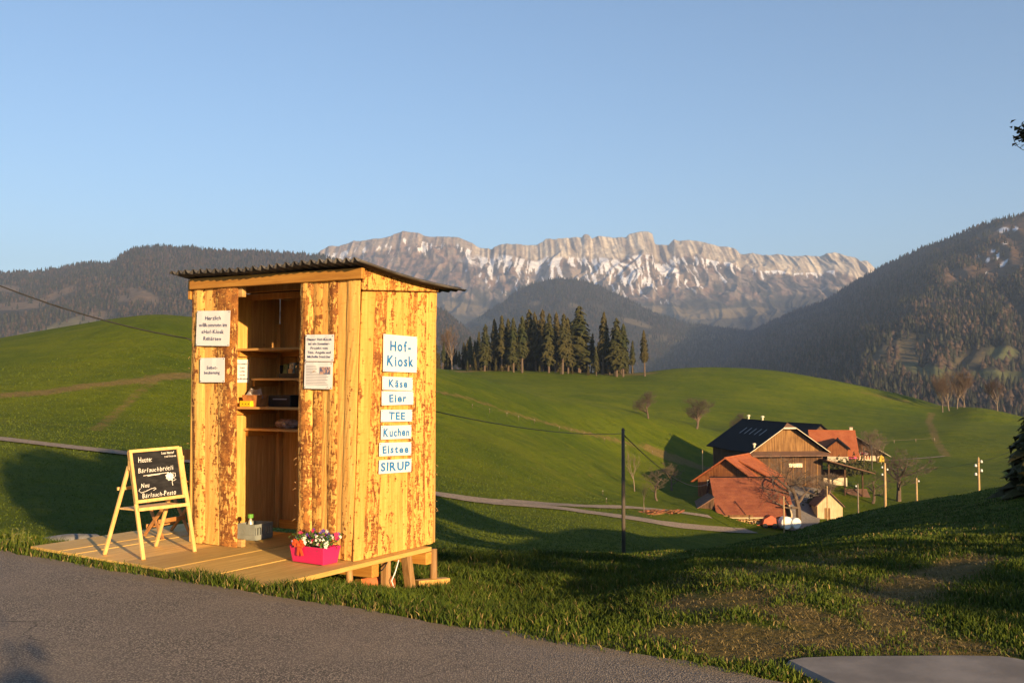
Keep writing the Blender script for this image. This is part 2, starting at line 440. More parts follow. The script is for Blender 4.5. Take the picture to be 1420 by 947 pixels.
LINES = [
 outside((-180, 0.4, 0), (180, 0.4, 0)), C1, C2,
 pxd([(-400,20,735),(0,13.6,757),(210,13.4,762),(420,13.4,767),(600,13.6,770),(700,13.8,772),(790,14,775),(860,15,773),(940,20,768),(1020,30,755),(1100,36,739),(1220,42,706),(1330,44,689),(1420,44,673),(1700,45,615)])
   + outside((68,38,0.2),(90,24,1.0),(120,46,0.5),(148,46,0.2),(180,46,0),(-180,46,0),(-120,46,0),(-90,46,-0.5),(-60,46,-2)),
 pxd([(-400,50,742),(0,45,758),(210,45,762),(420,45,766),(600,48,769),(700,50,770),(790,52,771),(860,55,767),(940,60,768),(1020,70,768),(1100,85,760),(1220,95,728),(1330,110,706),(1420,118,692),(1700,110,700)])
   + outside((68,70,0.5),(90,52,6.0),(120,70,4),(148,70,2),(180,70,1),(-180,70,1),(-120,70,0),(-90,70,-1),(-60,70,-6)),
 pxd([(-400,75,590),(0,82,611),(210,86,634),(420,90,661),(600,97,686),(700,105,699),(790,115,708),(860,125,718),(940,140,729),(1020,150,736),(1100,158,738),(1220,165,716),(1330,172,695),(1420,178,684),(1700,170,665)])
   + outside((68,100,0),(90,92,6.5),(120,100,5),(148,100,4),(180,100,3),(-180,100,3),(-120,100,0),(-90,100,-2),(-60,90,-4)),
 pxd([(-400,92,570),(0,102,578),(210,106,592),(420,112,615),(600,118,657),(700,125,674),(790,140,688),(860,150,698),(940,160,704),(1020,182,672),(1100,186,664),(1220,195,668),(1330,200,668),(1420,205,662),(1700,200,620)])
   + outside((68,125,0.5),(90,125,7),(120,130,6),(148,130,5),(180,130,5),(-180,130,5),(-120,130,2),(-90,120,0),(-60,110,0)),
 pxd([(-400,115,540),(0,127,518),(210,130,512),(420,140,535),(600,150,590),(700,160,608),(790,175,622),(860,188,636),(940,200,652),(1020,212,645),(1100,226,640),(1220,236,640),(1330,240,637),(1420,245,634),(1700,240,600)])
   + outside((68,165,5),(90,165,8),(120,170,8),(148,170,8),(180,170,8),(-180,170,8),(-120,170,5),(-90,160,4),(-60,140,3)),
 pxd([(-400,160,505),(-150,165,492),(0,168,470),(50,168,461),(100,168,453),(150,168,444),(210,170,437),(265,172,441),(340,175,452),(420,178,468),(520,190,490),(600,197,511),(644,202,517),(689,207,530),(748,212,546),(807,219,556),(860,225,566),(906,230,576),(953,234,587),(990,238,598),(1030,245,612),(1100,258,620),(1220,266,620),(1330,270,614),(1420,270,612),(1700,260,580)])
   + outside((68,215,14),(90,215,10),(120,220,10),(148,220,10),(180,220,10),(-180,220,10),(-120,220,8),(-90,210,8),(-60,190,7)),
 pxd([(-400,230,545),(0,235,520),(210,240,510),(420,245,530),(600,262,545),(700,266,556),(800,272,578),(860,276,585),(906,279,589),(953,282,592),(990,284,594),(1030,288,594),(1100,294,596),(1220,300,598),(1330,290,595),(1420,296,600),(1700,290,580)])
   + outside((68,280,10),(120,280,12),(180,280,12),(-180,280,12),(-90,270,8),(-60,250,3)),
 pxd([(-400,300,550),(0,300,530),(210,300,520),(420,312,525),(600,322,527),(700,326,531),(800,328,539),(860,328,545),(953,330,548),(1030,332,551),(1100,335,556),(1220,340,570),(1300,335,582),(1340,320,583),(1420,320,592),(1700,330,600)])
   + outside((68,350,8),(180,340,12),(-180,340,12),(-60,320,3)),
 pxd([(-400,390,540),(0,390,525),(210,390,512),(420,392,513),(600,392,512.5),(700,394,513),(800,394,515),(855,392,518.5),(896,388,517),(930,388,511),(1000,386,508.5),(1060,385,512),(1100,382,517),(1150,380,526),(1200,376,537),(1250,372,547),(1288,368,557),(1308,362,568),(1340,346,563),(1380,340,569),(1420,338,579),(1700,340,640)])
   + outside((68,430,5),(180,420,14),(-180,420,14),(-60,410,4)),
 pxd([(-400,520,640),(700,520,600),(1000,510,600),(1420,480,640),(1700,480,700)]) + outside((68,550,-10),(180,520,14),(-180,520,14),(-60,520,-10)),
 outside((-180,1300,20),(-100,1300,-60),(-40,1300,-115),(40,1300,-115),(100,1300,-60),(180,1300,20)),
]
_in = np.arctan((np.arange(-120, 1541, 2.6) - CX) / FPX); _out = np.arange(-180, 181, 3.0) * math.pi / 180
AZ = np.unique(np.concatenate([_out[(_out < _in[0] - 0.01) | (_out > _in[-1] + 0.01)], _in]))
AZ = AZ[np.concatenate([[True], np.diff(AZ) > 2e-4])]
lr = []; lz = []
inside = (AZ > math.atan((-110 - CX) / FPX)) & (AZ < math.atan((1530 - CX) / FPX))
for i, L in enumerate(LINES):
    L = sorted(L)
    a = np.array([q[0] for q in L]); r = np.log([q[1] for q in L]); z = np.array([q[2] for q in L])
    e1 = np.interp(AZ, a, r, period=2 * math.pi); e2 = np.interp(AZ, a, z, period=2 * math.pi)
    if i > 0:        # round the corners between the measured columns
        ker = np.exp(-0.5 * (np.arange(-18, 19) / 7.0) ** 2); ker /= ker.sum()
        for e in (e1, e2):
            sm = np.convolve(np.pad(e, 18, mode='edge'), ker, 'valid')
            e[inside] = sm[inside]
    lr.append(e1); lz.append(e2)
lr = np.array(lr); lz = np.array(lz)
for i in range(1, len(lr)): lr[i] = np.maximum(lr[i], lr[i - 1] + 0.02)
RK = np.concatenate([np.linspace(math.log(0.4), math.log(4.0), 14)[:-1], np.linspace(math.log(4.0), math.log(70), 210)[:-1], np.linspace(math.log(70), math.log(420), 230)[:-1], np.linspace(math.log(420), math.log(1299), 24)])
def pchip(xk, yk, x):
    """monotone cubic, one profile per column: xk, yk (n, m), x (k,) -> (k, m)"""
    h = np.diff(xk, axis=0); d = np.diff(yk, axis=0) / h
    m = np.zeros_like(yk)
    w1 = 2 * h[1:] + h[:-1]; w2 = h[1:] + 2 * h[:-1]
    same = d[:-1] * d[1:] > 0
    with np.errstate(divide='ignore', invalid='ignore'):
        hm = (w1 + w2) / (w1 / d[:-1] + w2 / d[1:])
    m[1:-1] = np.where(same, hm, 0); m[0] = d[0]; m[-1] = d[-1]
    out = np.zeros((len(x), xk.shape[1]))
    for j in range(xk.shape[1]):
        k = np.clip(np.searchsorted(xk[:, j], x) - 1, 0, len(xk) - 2)
        t = np.clip((x - xk[k, j]) / h[k, j], 0, 1)
        t2 = t * t; t3 = t2 * t
        out[:, j] = (2 * t3 - 3 * t2 + 1) * yk[k, j] + (t3 - 2 * t2 + t) * h[k, j] * m[k, j] + (-2 * t3 + 3 * t2) * yk[k + 1, j] + (t3 - t2) * h[k, j] * m[k + 1, j]
    return out
TZ = pchip(lr, lz, RK)
TR = np.exp(RK)[:, None] * np.ones_like(AZ)[None, :]
TX = TR * np.sin(AZ)[None, :]; TY = TR * np.cos(AZ)[None, :]
S = road_s(TX, TY)
near = sstep(0.35, 1.6, S) * (1 - sstep(60, 90, TR))
TZ += near * (1 - 0.6 * sstep(3, 9, TR) * 0) * ((fbm(TX / 1.7, TY / 1.7, 3, 3) - 0.5) * 0.20 + (fbm(TX / 0.5, TY / 0.5, 9, 3) - 0.5) * 0.10) * sstep(0.5, 4, S + 0 * TX)
farw = sstep(60, 110, TR)
TZ += farw * (fbm(TX / 14, TY / 14, 5, 3) - 0.5) * 0.5
TZ -= 0.02 * (S < 0.0) * (TR < 42)
def tz(x, y):
    """height of the terrain sheet at world x, y"""
    x = np.asarray(x, float); y = np.asarray(y, float)
    a = np.arctan2(x, y); r = np.log(np.maximum(np.hypot(x, y), 0.41))
    j = np.clip(np.searchsorted(AZ, a) - 1, 0, len(AZ) - 2); i = np.clip(np.searchsorted(RK, r) - 1, 0, len(RK) - 2)
    u = (a - AZ[j]) / (AZ[j + 1] - AZ[j]); v = (r - RK[i]) / (RK[i + 1] - RK[i])
    return (TZ[i, j] * (1 - u) + TZ[i, j + 1] * u) * (1 - v) + (TZ[i + 1, j] * (1 - u) + TZ[i + 1, j + 1] * u) * v
def hit(px, py, dmin=5.0, dmax=600.0):
    """first ground point under a pixel of the photograph, beyond dmin"""
    d = np.exp(np.linspace(math.log(dmin), math.log(dmax), 3000))
    rr = ray(px, py); t = d / rr.y
    x = rr.x * t; y = d; z = EYE + rr.z * t
    g = tz(x, y) - z
    k = np.where((g[1:] >= 0) & (g[:-1] < 0))[0]
    if len(k) == 0:
        k = [int(np.argmax(g))] if g.max() > -3 else [len(d) - 1]
    q = k[0]
    return Vector((float(x[q]), float(y[q]), float(tz(x[q], y[q]))))
def gnd(px, depth):
    x = (px - CX) / FPX * depth
    return Vector((x, depth, float(tz(x, depth))))

# worn earth: polylines measured in the photograph, as bands of bare soil on the sheet
dirt = np.zeros_like(TX)
def wear(pts, width, amount=1.0, dmin=5.0, world=None):
    P = world if world is not None else [hit(px, py, dmin) for px, py in pts]
    for a, b in zip(P[:-1], P[1:]):
        ax, ay, bx, by = a.x, a.y, b.x, b.y
        m = (TX > min(ax, bx) - 4 * width) & (TX < max(ax, bx) + 4 * width) & (TY > min(ay, by) - 4 * width) & (TY < max(ay, by) + 4 * width)
        if not m.any(): continue
        L2 = (bx - ax) ** 2 + (by - ay) ** 2 + 1e-9
        t = np.clip(((TX[m] - ax) * (bx - ax) + (TY[m] - ay) * (by - ay)) / L2, 0, 1)
        d = np.hypot(TX[m] - ax - t * (bx - ax), TY[m] - ay - t * (by - ay))
        dirt[m] = np.maximum(dirt[m], amount * (1 - sstep(0.25, 1.6, d / width)))
wear([(-60,552),(0,548),(60,544),(120,535),(200,527),(275,520),(340,512)], 1.6, 0.8, 40)
wear([(132,596),(160,572),(190,546),(212,528)], 0.9, 0.5, 40)
wear([(600,541),(655,553),(700,570),(780,592),(860,611),(905,624),(950,640),(978,652)], 1.0, 0.6, 60)
wear([(905,624),(950,640),(985,650)], 2.2, 0.9, 60)
wear([(640,515),(720,513),(800,516),(856,519),(896,518)], 5.0, 0.8, 240)
wear([(1292,572),(1288,585),(1296,605),(1312,632)], 1.5, 0.6, 150)
wear([(1200,545),(1255,556)], 3, 0.5, 150)
wear([(600,620),(690,642),(820,660)], 0.6, 0.35, 60)
S2 = S * (TR < 60)
dirt = np.maximum(dirt, 0.5 * sstep(-0.2, 0.05, S2) * (1 - sstep(0.15, 0.45, S2)) * (TR < 40) * sstep(0.35, 0.6, fbm(TX / 0.6, TY / 0.6, 21, 3)))
# trampled straw on the right-hand slope
for pts, wd, am in (([(945,838),(985,842),(1030,830),(1075,815)], 0.35, 0.75), ([(955,880),(1000,878),(1060,885),(1130,890)], 0.32, 0.9), ([(1090,850),(1130,862),(1160,880),(1195,893)], 0.3, 0.85),
                    ([(1225,835),(1270,805),(1330,785),(1390,775)], 0.38, 0.8), ([(1225,830),(1240,860),(1260,890),(1340,900)], 0.3, 0.75), ([(985,800),(1060,790),(1150,770),(1240,765)], 0.5, 0.55), ([(1060,905),(1010,900),(960,885)], 0.3, 0.85)):
    wear(pts, wd, am)
terr = link('ground', big_mesh('ground', np.stack([TX, TY, TZ], -1).reshape(-1, 3), grid_faces(*TX.shape)[:, ::-1], M['meadow'], {'dirt': dirt.ravel()}, smooth=True))
tag(terr, 'green rolling meadow hills behind the kiosk and around the farm', None, None, 'structure')

# road beside the kiosk: a sheet just above the ground sheet, with a ragged edge
us = np.concatenate([np.arange(-30, -12, 1.0), np.arange(-12, 14, 0.12), np.arange(14, 46, 1.0)])
ss = np.concatenate([[-7.5, -6, -4.5, -3, -2, -1.0, -0.5, -0.2], [0.0]])
U_, S_ = np.meshgrid(us, ss)
rag = (fbm(us / 0.45, us * 0, 31, 3) - 0.5) * 0.20 + 0.0
S_ = S_ + rag[None, :] * (S_ > -0.4)
RX = EDGE0.x + U_ * EDIR.x + S_ * EN.x; RY = EDGE0.y + U_ * EDIR.y + S_ * EN.y
RZ = 0.012 + (fbm(RX / 2.5, RY / 2.5, 8, 2) - 0.5) * 0.012
road = link('road', big_mesh('road', np.stack([RX, RY, RZ], -1).reshape(-1, 3), grid_faces(*RX.shape), M['asphalt'], {'across': S_.ravel()}, smooth=True))
tag(road, 'grey asphalt road in the foreground beside the kiosk', None, None, 'structure')
# concrete pad at the lower right
pad_px = [(1086,914),(1110,909.5),(1160,907.5),(1250,907),(1330,906.5),(1385,907.5),(1412,911),(1450,920),(1475,938),(1480,975),(1200,985),(1160,950)]
pp = []
for px, py in pad_px:
    r = ray(px, py); t = (0.031 - EYE) / r.z; pp.append((r.x * t, r.y * t, 0.031))

m = MB(); m.prism([(x, y, z - 0.2) for x, y, z in pp], (0, 0, 0.2))
tag(m.build('driveway', M['concrete'], bevel=0.026), 'grey concrete slab at the road edge by the straw slope', None, None, 'structure')

def drape(name, pts, width, mat, lift=0.10, label=None, dmin=40, step=1.5):
    P = [hit(px, py, dmin) for px, py in pts]
    xy = [(p.x, p.y) for p in P]
    out = []
    for a, b in zip(xy[:-1], xy[1:]):
        L = math.hypot(b[0] - a[0], b[1] - a[1]); n = max(1, int(L / step))
        out += [(a[0] + (b[0] - a[0]) * k / n, a[1] + (b[1] - a[1]) * k / n) for k in range(n)]
    out.append(xy[-1]); out = np.array(out)
    for _ in range(10): out[1:-1] = (out[:-2] + 2 * out[1:-1] + out[2:]) / 4
    t = np.gradient(out, axis=0); t /= np.linalg.norm(t, axis=1)[:, None] + 1e-9
    nrm = np.stack([-t[:, 1], t[:, 0]], 1)
    ks = np.linspace(-0.5, 0.5, 7)
    rows = []
    for q in ks:
        wv = width * (1 + 0.15 * (fbm(np.arange(len(out)) / 3.0, np.zeros(len(out)), int(50 + q * 4), 2) - 0.5))
        p = out + nrm * (q * wv)[:, None]
        rows.append(np.stack([p[:, 0], p[:, 1], tz(p[:, 0], p[:, 1]) + lift], 1))
    V = np.array(rows)
    o = link(name, big_mesh(name, V.reshape(-1, 3), grid_faces(len(ks), len(out))[:, ::-1], mat, smooth=True))
    return tag(o, label, None, None, 'structure')
drape('track', [(-80,603),(0,611),(100,621),(170,629),(265,641),(420,662),(600,686),(700,698),(790,707.5),(863,717),(950,729),(1010,734.5),(1042,736.5)], 2.7, M['gravel'], 0.12, 'pale gravel track running across the meadow to the farm')
drape('track', [(706,696),(760,700),(863,702.5),(905,706),(950,711),(985,717)], 1.7, M['gravel'], 0.14, 'narrow gravel branch track to the woodpile')
drape('track', [(1212,640),(1260,637),(1310,633)], 0.9, M['gravel'], 0.14, 'narrow pale track beyond the farmhouse')
drape('yard', [(1116,660),(1112,672),(1106,690),(1100,712),(1096,736)], 8.0, M['concrete'], 0.16, 'grey farm yard between the barns', 120)

# ------------------------------------------------------------------ mountains
def sheet(name, crest, foot_d, foot_py, crest_d, cols, rows, rough, rib, mat, label, colour, back=0.25, foot_px=None, crest_jit=0.0, prof=1.0, seed=0, warp=None):
    """a mountain flank: foot line to crest line, then falling away behind; ribs and gullies from noise"""
    px = np.linspace(crest[0][0], crest[-1][0], cols)
    cpy = np.interp(px, [c[0] for c in crest], [c[1] for c in crest])
    fpy = np.interp(px, [c[0] for c in foot_py], [c[1] for c in foot_py])
    cdd = np.interp(px, [c[0] for c in crest_d], [c[1] for c in crest_d])
    fdd = np.interp(px, [c[0] for c in foot_d], [c[1] for c in foot_d])
    u = np.concatenate([np.linspace(0, 1, rows), 1 + np.linspace(0, 1, 14)[1:] * back])
    UU = u[:, None]
    ex = (px - CX) / FPX
    zc = EYE + cdd * (HORIZON - cpy) / FPX; zf = EYE + fdd * (HORIZON - fpy) / FPX
    D = fdd + (cdd - fdd) * UU
    p = np.clip(UU, 0, 1) ** prof
    Z = zf + (zc - zf) * p
    Z = np.where(UU > 1, zc - (UU - 1) / back * (zc - zf) * 0.8, Z)
    X = ex[None, :] * D
    win = np.sin(np.pi * np.clip(UU, 0, 1)) ** 0.6
    h = zc - zf
    # gullies run down the fall line: noise stretched along u
    sx = X[rows - 1][None, :] + (fbm(X / rib * 0.5, D / rib * 0.5, seed + 3, 3) - 0.5) * rib * 1.2
    g = fbm(sx / rib + 0 * UU, UU * 1.3 + 0 * sx, seed, 4)
    g = 1 - np.abs(2 * g - 1)
    n2 = fbm(X / (rib * 0.8), D / (rib * 0.8), seed + 7, 5) - 0.5
    g3 = 1 - np.abs(2 * fbm(sx / rib * 2.7 + 9, UU * 2.2 + 0 * sx, seed + 5, 3) - 1)
    Z = Z + win * h * (rough * (g - 0.6) + rough * 0.7 * n2 + rough * 0.38 * (g3 - 0.6))
    g = 0.55 * g + 0.45 * g3
    if name == 'mountain' and seed == 4:   # pillars of the cliff band
        pil = 1 - np.abs(2 * fbm(X / 75, Z / 900, 55, 3) - 1)
        D = D - 90 * (pil - 0.5) * sstep(0.80, 0.92, UU) * sstep(1.25, 1.0, UU)
        X = ex[None, :] * D
    if crest_jit:
        Z = Z + np.exp(-((UU - 1) / 0.05) ** 2) * (fbm(X / crest_jit * 1.0, D / crest_jit, seed + 9, 4) - 0.5) * crest_jit * 0.25
    if warp is not None:
        mu = warp(px[None, :] + 0 * UU, UU + 0 * X)
        D = D * mu; X = X * mu; Z = EYE + (Z - EYE) * mu
    C = colour(px[None, :] + 0 * UU, UU + 0 * X, X, D, Z, g, n2)
    V = np.stack([X, D + 0 * X, Z], -1)
    o = link(name, big_mesh(name, V.reshape(-1, 3), grid_faces(*X.shape), mat, {'Col': C.reshape(-1, 3)}, smooth=True))
    tag(o, label, None, None, 'structure')
    # pixel row of every grid point, for placing woods and clearings
    PY = HORIZON - (Z - EYE) / (D + 0 * X) * FPX
    return dict(px=px, PY=PY, X=X, D=D + 0 * X, Z=Z, rows=rows)
def lerp3(a, b, t): return np.asarray(a)[None, None, :] * (1 - t[..., None]) + np.asarray(b)[None, None, :] * t[..., None]
def mixc(A, b, t): return A * (1 - t[..., None]) + np.asarray(b)[None, None, :] * t[..., None]
def blob(px, py, cx, cy, rx, ry, ang=0, seed=1, rag=0.6):
    ca, sa = math.cos(R_(ang)), math.sin(R_(ang))
    dx = px - cx; dy = py - cy
    q = np.hypot((dx * ca + dy * sa) / rx, (-dx * sa + dy * ca) / ry)
    return 1 - sstep(0.75, 1.15, q + (fbm(px / 9, py / 5, seed, 3) - 0.5) * rag)
FOREST = (0.045, 0.040, 0.028); BROWN = (0.17, 0.115, 0.062); PASTURE = (0.12, 0.13, 0.035); ROCK = (0.50, 0.45, 0.38); SNOW = (0.86, 0.87, 0.90); SCREE = (0.25, 0.20, 0.15)

# the high limestone chain
CHAIN = [(300,395),(380,368),(437,352),(454,341),(470,341),(490,334),(500,334),(510,331.5),(527,331),(541,327),(551,322),(560,320),(578,323),(594,328),(634,329),(654,337),(665,344),(682,345),(692,339),(704,338),(744,340),(752,336),(758,331),(770,332),(786,329),(800,329),(807,330),(810,326),(813,325),(817,326),(821,331),(831,327),(850,329),(868,329),(874,324),(882,323),(890,320.5),(900,321),(906,323),(909,337),(920,340),(928,340),(936,332),(944,335),(955,333),(967,334),(980,337),(992,340),(1000,342),(1012,342),(1023,346),(1029,352),(1045,351),(1060,354),(1079,352),(1100,356),(1128,354),(1140,355),(1150,351),(1160,349),(1172,354),(1187,356),(1195,362),(1205,361),(1215,371),(1240,385),(1300,410)]
def chain_col(px, u, X, D, Z, g, n2):
    crest = np.interp(px, [c[0] for c in CHAIN], [c[1] for c in CHAIN])
    py = HORIZON - (Z - EYE) / D * FPX
    below = py - crest
    cl = np.interp(px, [430,560,640,700,740,800,900,930,1000,1100,1200,1300], [16,16,10,14,20,26,30,20,20,22,26,26])
    n = fbm(X / 70, D / 120, 61, 4); nn = fbm(X / 25, Z / 25, 62, 4)
    ver = 0.6 * fbm(X / 55, Z / 500, 63, 4) + 0.4 * fbm(X / 17, Z / 120, 75, 3)
    C = lerp3((0.19, 0.12, 0.085), (0.33, 0.225, 0.16), n)
    C = mixc(C, (0.07, 0.06, 0.045), sstep(0.46, 0.66, nn) * 0.85)
    # bands of bare rock across the flank
    band = sstep(0.52, 0.66, fbm(X / 500 + Z / 700, Z / 90, 64, 4))
    C = mixc(C, (0.42, 0.34, 0.26), band * 0.7)
    cliff = 1 - sstep(-2, 4, below - cl - (ver - 0.5) * 14)
    rockc = lerp3((0.32, 0.27, 0.21), (0.74, 0.65, 0.50), sstep(0.25, 0.65, ver))
    rockc = mixc(rockc, (0.24, 0.20, 0.17), sstep(0.50, 0.62, fbm(X / 16, Z / 160, 66, 3)) * 0.75)
    leftw = 1 - sstep(560, 740, px)
    C = C * (1 - (cliff * (1 - 0.6 * leftw))[..., None]) + rockc * (cliff * (1 - 0.6 * leftw))[..., None]
    # thin dark gully lines and scrub
    gl = fbm(X / 26 + py * 0.05, py / 16, 72, 4)
    C = mixc(C, (0.055, 0.048, 0.038), sstep(0.52, 0.60, gl) * 0.75 * sstep(0, 8, below - cl))
    C = mixc(C, (0.36, 0.29, 0.22), sstep(0.56, 0.64, fbm(X / 34 - py * 0.04, py / 12, 73, 4)) * 0.6)
    gul = sstep(0.50, 0.30, g)
    # snow under the cliffs and in the gullies: thin streaks down the fall line
    fine = fbm(X / 19 + 2.2 * (fbm(X / 160, py / 22, 76, 2) - 0.5) * 2, py / 15, 67, 4)
    dpt = np.interp(px, [430,560,640,690,760,860,960,1010,1060,1220], [34,40,44,62,66,62,52,22,13,10])
    wgt = np.interp(px, [430,540,640,690,760,860,950,1010,1080,1150,1220], [-0.01,0.01,0.04,0.12,0.16,0.16,0.13,0.12,0.11,0.06,0.05])
    rel = np.clip((below - cl * (1 - leftw * 0.5)) / dpt, -0.5, 2)
    sn = sstep(0.675, 0.71, fine + wgt + 0.10 * np.exp(-((rel - 0.12) / 0.14) ** 2) - 0.20 * np.clip(rel, 0, 2) ** 1.5 + 0.03 * gul)
    sn = sn * sstep(0.0, 0.06, rel)
    sn = np.maximum(sn, sstep(0.40, 0.50, fbm(X / 60, py / 5, 74, 4)) * np.exp(-((py - 361) / 6.0) ** 2) * np.exp(-((px - 668) / 24.0) ** 2))
    # woods climbing from below
    tl = np.interp(px, [430,600,660,720,800,880,950,1050,1150,1250], [400,402,405,402,396,408,412,404,396,398])
    wd = sstep(-6, 10, py - tl + (fbm(X / 90, D / 90, 68, 4) - 0.5) * 60)
    C = mixc(C, (0.045, 0.045, 0.03), wd * 0.9)
    past = np.maximum(blob(px, py, 925, 430, 40, 6, 4, 5), np.maximum(blob(px, py, 1010, 434, 70, 7, -4, 6), blob(px, py, 860, 418, 22, 10, 30, 7)))
    past = np.maximum(past, blob(px, py, 640, 428, 40, 9, 8, 8))
    C = mixc(C, (0.20, 0.155, 0.085), past * 0.9)
    return mixc(C, SNOW, np.clip(sn, 0, 1))
ch = sheet('mountain', CHAIN, [(300,5200),(1300,5200)], [(300,490),(700,470),(1300,470)], [(300,7200),(1300,7200)], 1000, 220, 0.17, 260, M['mountain'], 'long jagged limestone mountain chain with snow in its gullies', chain_col, 0.15, prof=1.5, seed=4)

# forested ridge behind the left hill
LR = [(-420,395),(-150,386),(0,379),(50,377),(95,369),(125,364),(145,367),(158,361),(165,354),(180,346),(220,341),(245,345),(265,344),(290,348),(330,348),(365,349),(395,351),(437,354),(470,362),(520,382),(570,405),(620,436),(660,470),(700,500)]
left_open = [(20,424,46,6,-4,3),(78,408,34,5,-22,4),(105,448,50,9,-14,5),(45,466,40,7,-6,6),(195,408,26,7,24,7),(172,414,22,5,-5,8),(8,400,26,5,4,9),(130,438,26,6,-8,10)]
def left_col(px, u, X, D, Z, g, n2):
    py = HORIZON - (Z - EYE) / D * FPX
    n = fbm(X / 120, D / 120, 71, 4)
    C = lerp3(FOREST, (0.075, 0.06, 0.038), sstep(0.35, 0.7, n))
    for i, q in enumerate(left_open):
        C = mixc(C, (0.17, 0.12, 0.075) if i not in (3, 2) else (0.17, 0.15, 0.075), blob(px, py, *q) * 0.95)
    C = mixc(C, (0.20, 0.155, 0.12), blob(px, py, 232, 372, 14, 30, 10, 12, 1.2) * 0.6)
    return C
lf = sheet('mountain', LR, [(-420,1500),(700,1700)], [(-420,520),(0,500),(700,530)], [(-420,3300),(200,3300),(700,3000)], 420, 90, 0.10, 260, M['mountain'], 'wooded ridge on the left behind the grassy hill', left_col, 0.2, seed=14)

# wooded dome in the middle distance and the low folds around it
MD = [(560,500),(610,470),(650,447),(690,424),(705,413),(722,400),(740,393),(760,388),(775,386),(795,387),(815,391),(832,396),(850,405),(870,414),(890,425),(915,437),(950,448),(1000,455),(1060,462),(1120,470),(1200,480)]
def mid_col(px, u, X, D, Z, g, n2):
    py = HORIZON - (Z - EYE) / D * FPX
    C = lerp3(FOREST, (0.07, 0.06, 0.04), sstep(0.4, 0.75, fbm(X / 110, D / 110, 81, 4)))
    for q in ((742,420,9,3.5,-8,1),(795,423,8,3.5,12,2),(655,440,34,7,18,3),(880,447,26,4,16,4),(930,470,40,7,4,6),(1000,468,34,6,0,7)):
        C = mixc(C, (0.18, 0.14, 0.075), blob(px, py, *q) * 0.9)
    return C
md = sheet('mountain', MD, [(560,2600),(1200,2600)], [(560,520),(1200,520)], [(560,4300),(1200,4300)], 340, 70, 0.08, 260, M['mountain'], 'wooded dome hill before the snowy chain', mid_col, 0.2, seed=24)

# steep wooded mountain on the right
RM = [(820,536),(860,522),(900,507),(950,493),(1000,476),(1050,456),(1100,433),(1147,416),(1179,396),(1217,374),(1252,357),(1290,341),(1322,329),(1353,315),(1379,308),(1417,299),(1500,283),(1700,262),(1900,262)]
right_open = [(1395,360,48,24,-12,3),(1388,318,38,7,-16,4),(1430,330,40,30,0,5),(1262,474,30,9,-16,6),(1250,497,40,18,8,7),(1290,515,50,9,10,8),(1345,500,34,10,-22,9),(1390,490,24,10,0,10),(1400,522,70,9,4,11),(1335,380,30,9,-10,12)]
right_snow = [(1396,318,8,4,-12,1),(1386,355,3,5,30,2),(1373,360,2.5,4,20,3),(1395,365,8,2,-40,4),(1370,380,3,2,-40,5),(1398,336,3,2,0,6),(1358,356,3,2,0,7),(1380,348,3,2,0,8),(1412,316,4,3,0,9),(1352,317,6,2,-20,10),(1385,391,3,2,0,11)]
def right_col(px, u, X, D, Z, g, n2):
    py = HORIZON - (Z - EYE) / D * FPX
    C = lerp3(FOREST, (0.075, 0.055, 0.034), sstep(0.4, 0.75, fbm(X / 70, D / 70, 91, 4)))
    n = fbm(X / 25, D / 25, 92, 4)
    for i, q in enumerate(right_open):
        c = (0.155, 0.10, 0.06) if i in (0, 1, 2, 9) else ((0.095, 0.105, 0.04) if i in (8, 7, 5) else (0.125, 0.10, 0.05))
        C = mixc(C, c, blob(px, py, *q) * (0.75 + 0.25 * n))
    for q in right_snow: C = mixc(C, SNOW, blob(px, py, *q, 0.4))
    return C
rm = sheet('mountain', RM, [(820,1500),(1000,1000),(1200,820),(1900,760)], [(820,560),(950,562),(1100,575),(1300,600),(1420,610),(1900,640)], [(820,2300),(1000,2700),(1420,2700),(1900,2500)], 560, 130, 0.11, 240, M['mountain'], 'steep dark wooded mountain rising on the right', right_col, 0.2, prof=1.15, seed=33, warp=lambda px, u: 1 + 0.85 * np.sqrt(np.clip((1190 + 250 * np.clip(u, 0, 1.1) - px) / 420, 0, 1.3) ** 2 + 0.01) - 0.085)

# valley floor under it all
gx, gy = np.meshgrid(np.linspace(-9000, 9000, 40), np.linspace(700, 9800, 30))
vf = link('valley_floor', big_mesh('valley_floor', np.stack([gx, gy, -118 + (fbm(gx / 600, gy / 600, 5, 3) - 0.5) * 30], -1).reshape(-1, 3), grid_faces(*gx.shape), M['mountain'], {'Col': np.tile([[0.06, 0.065, 0.03]], (gx.size, 1))}, smooth=True))
tag(vf, 'wooded valley floor far below the hills', None, None, 'structure')

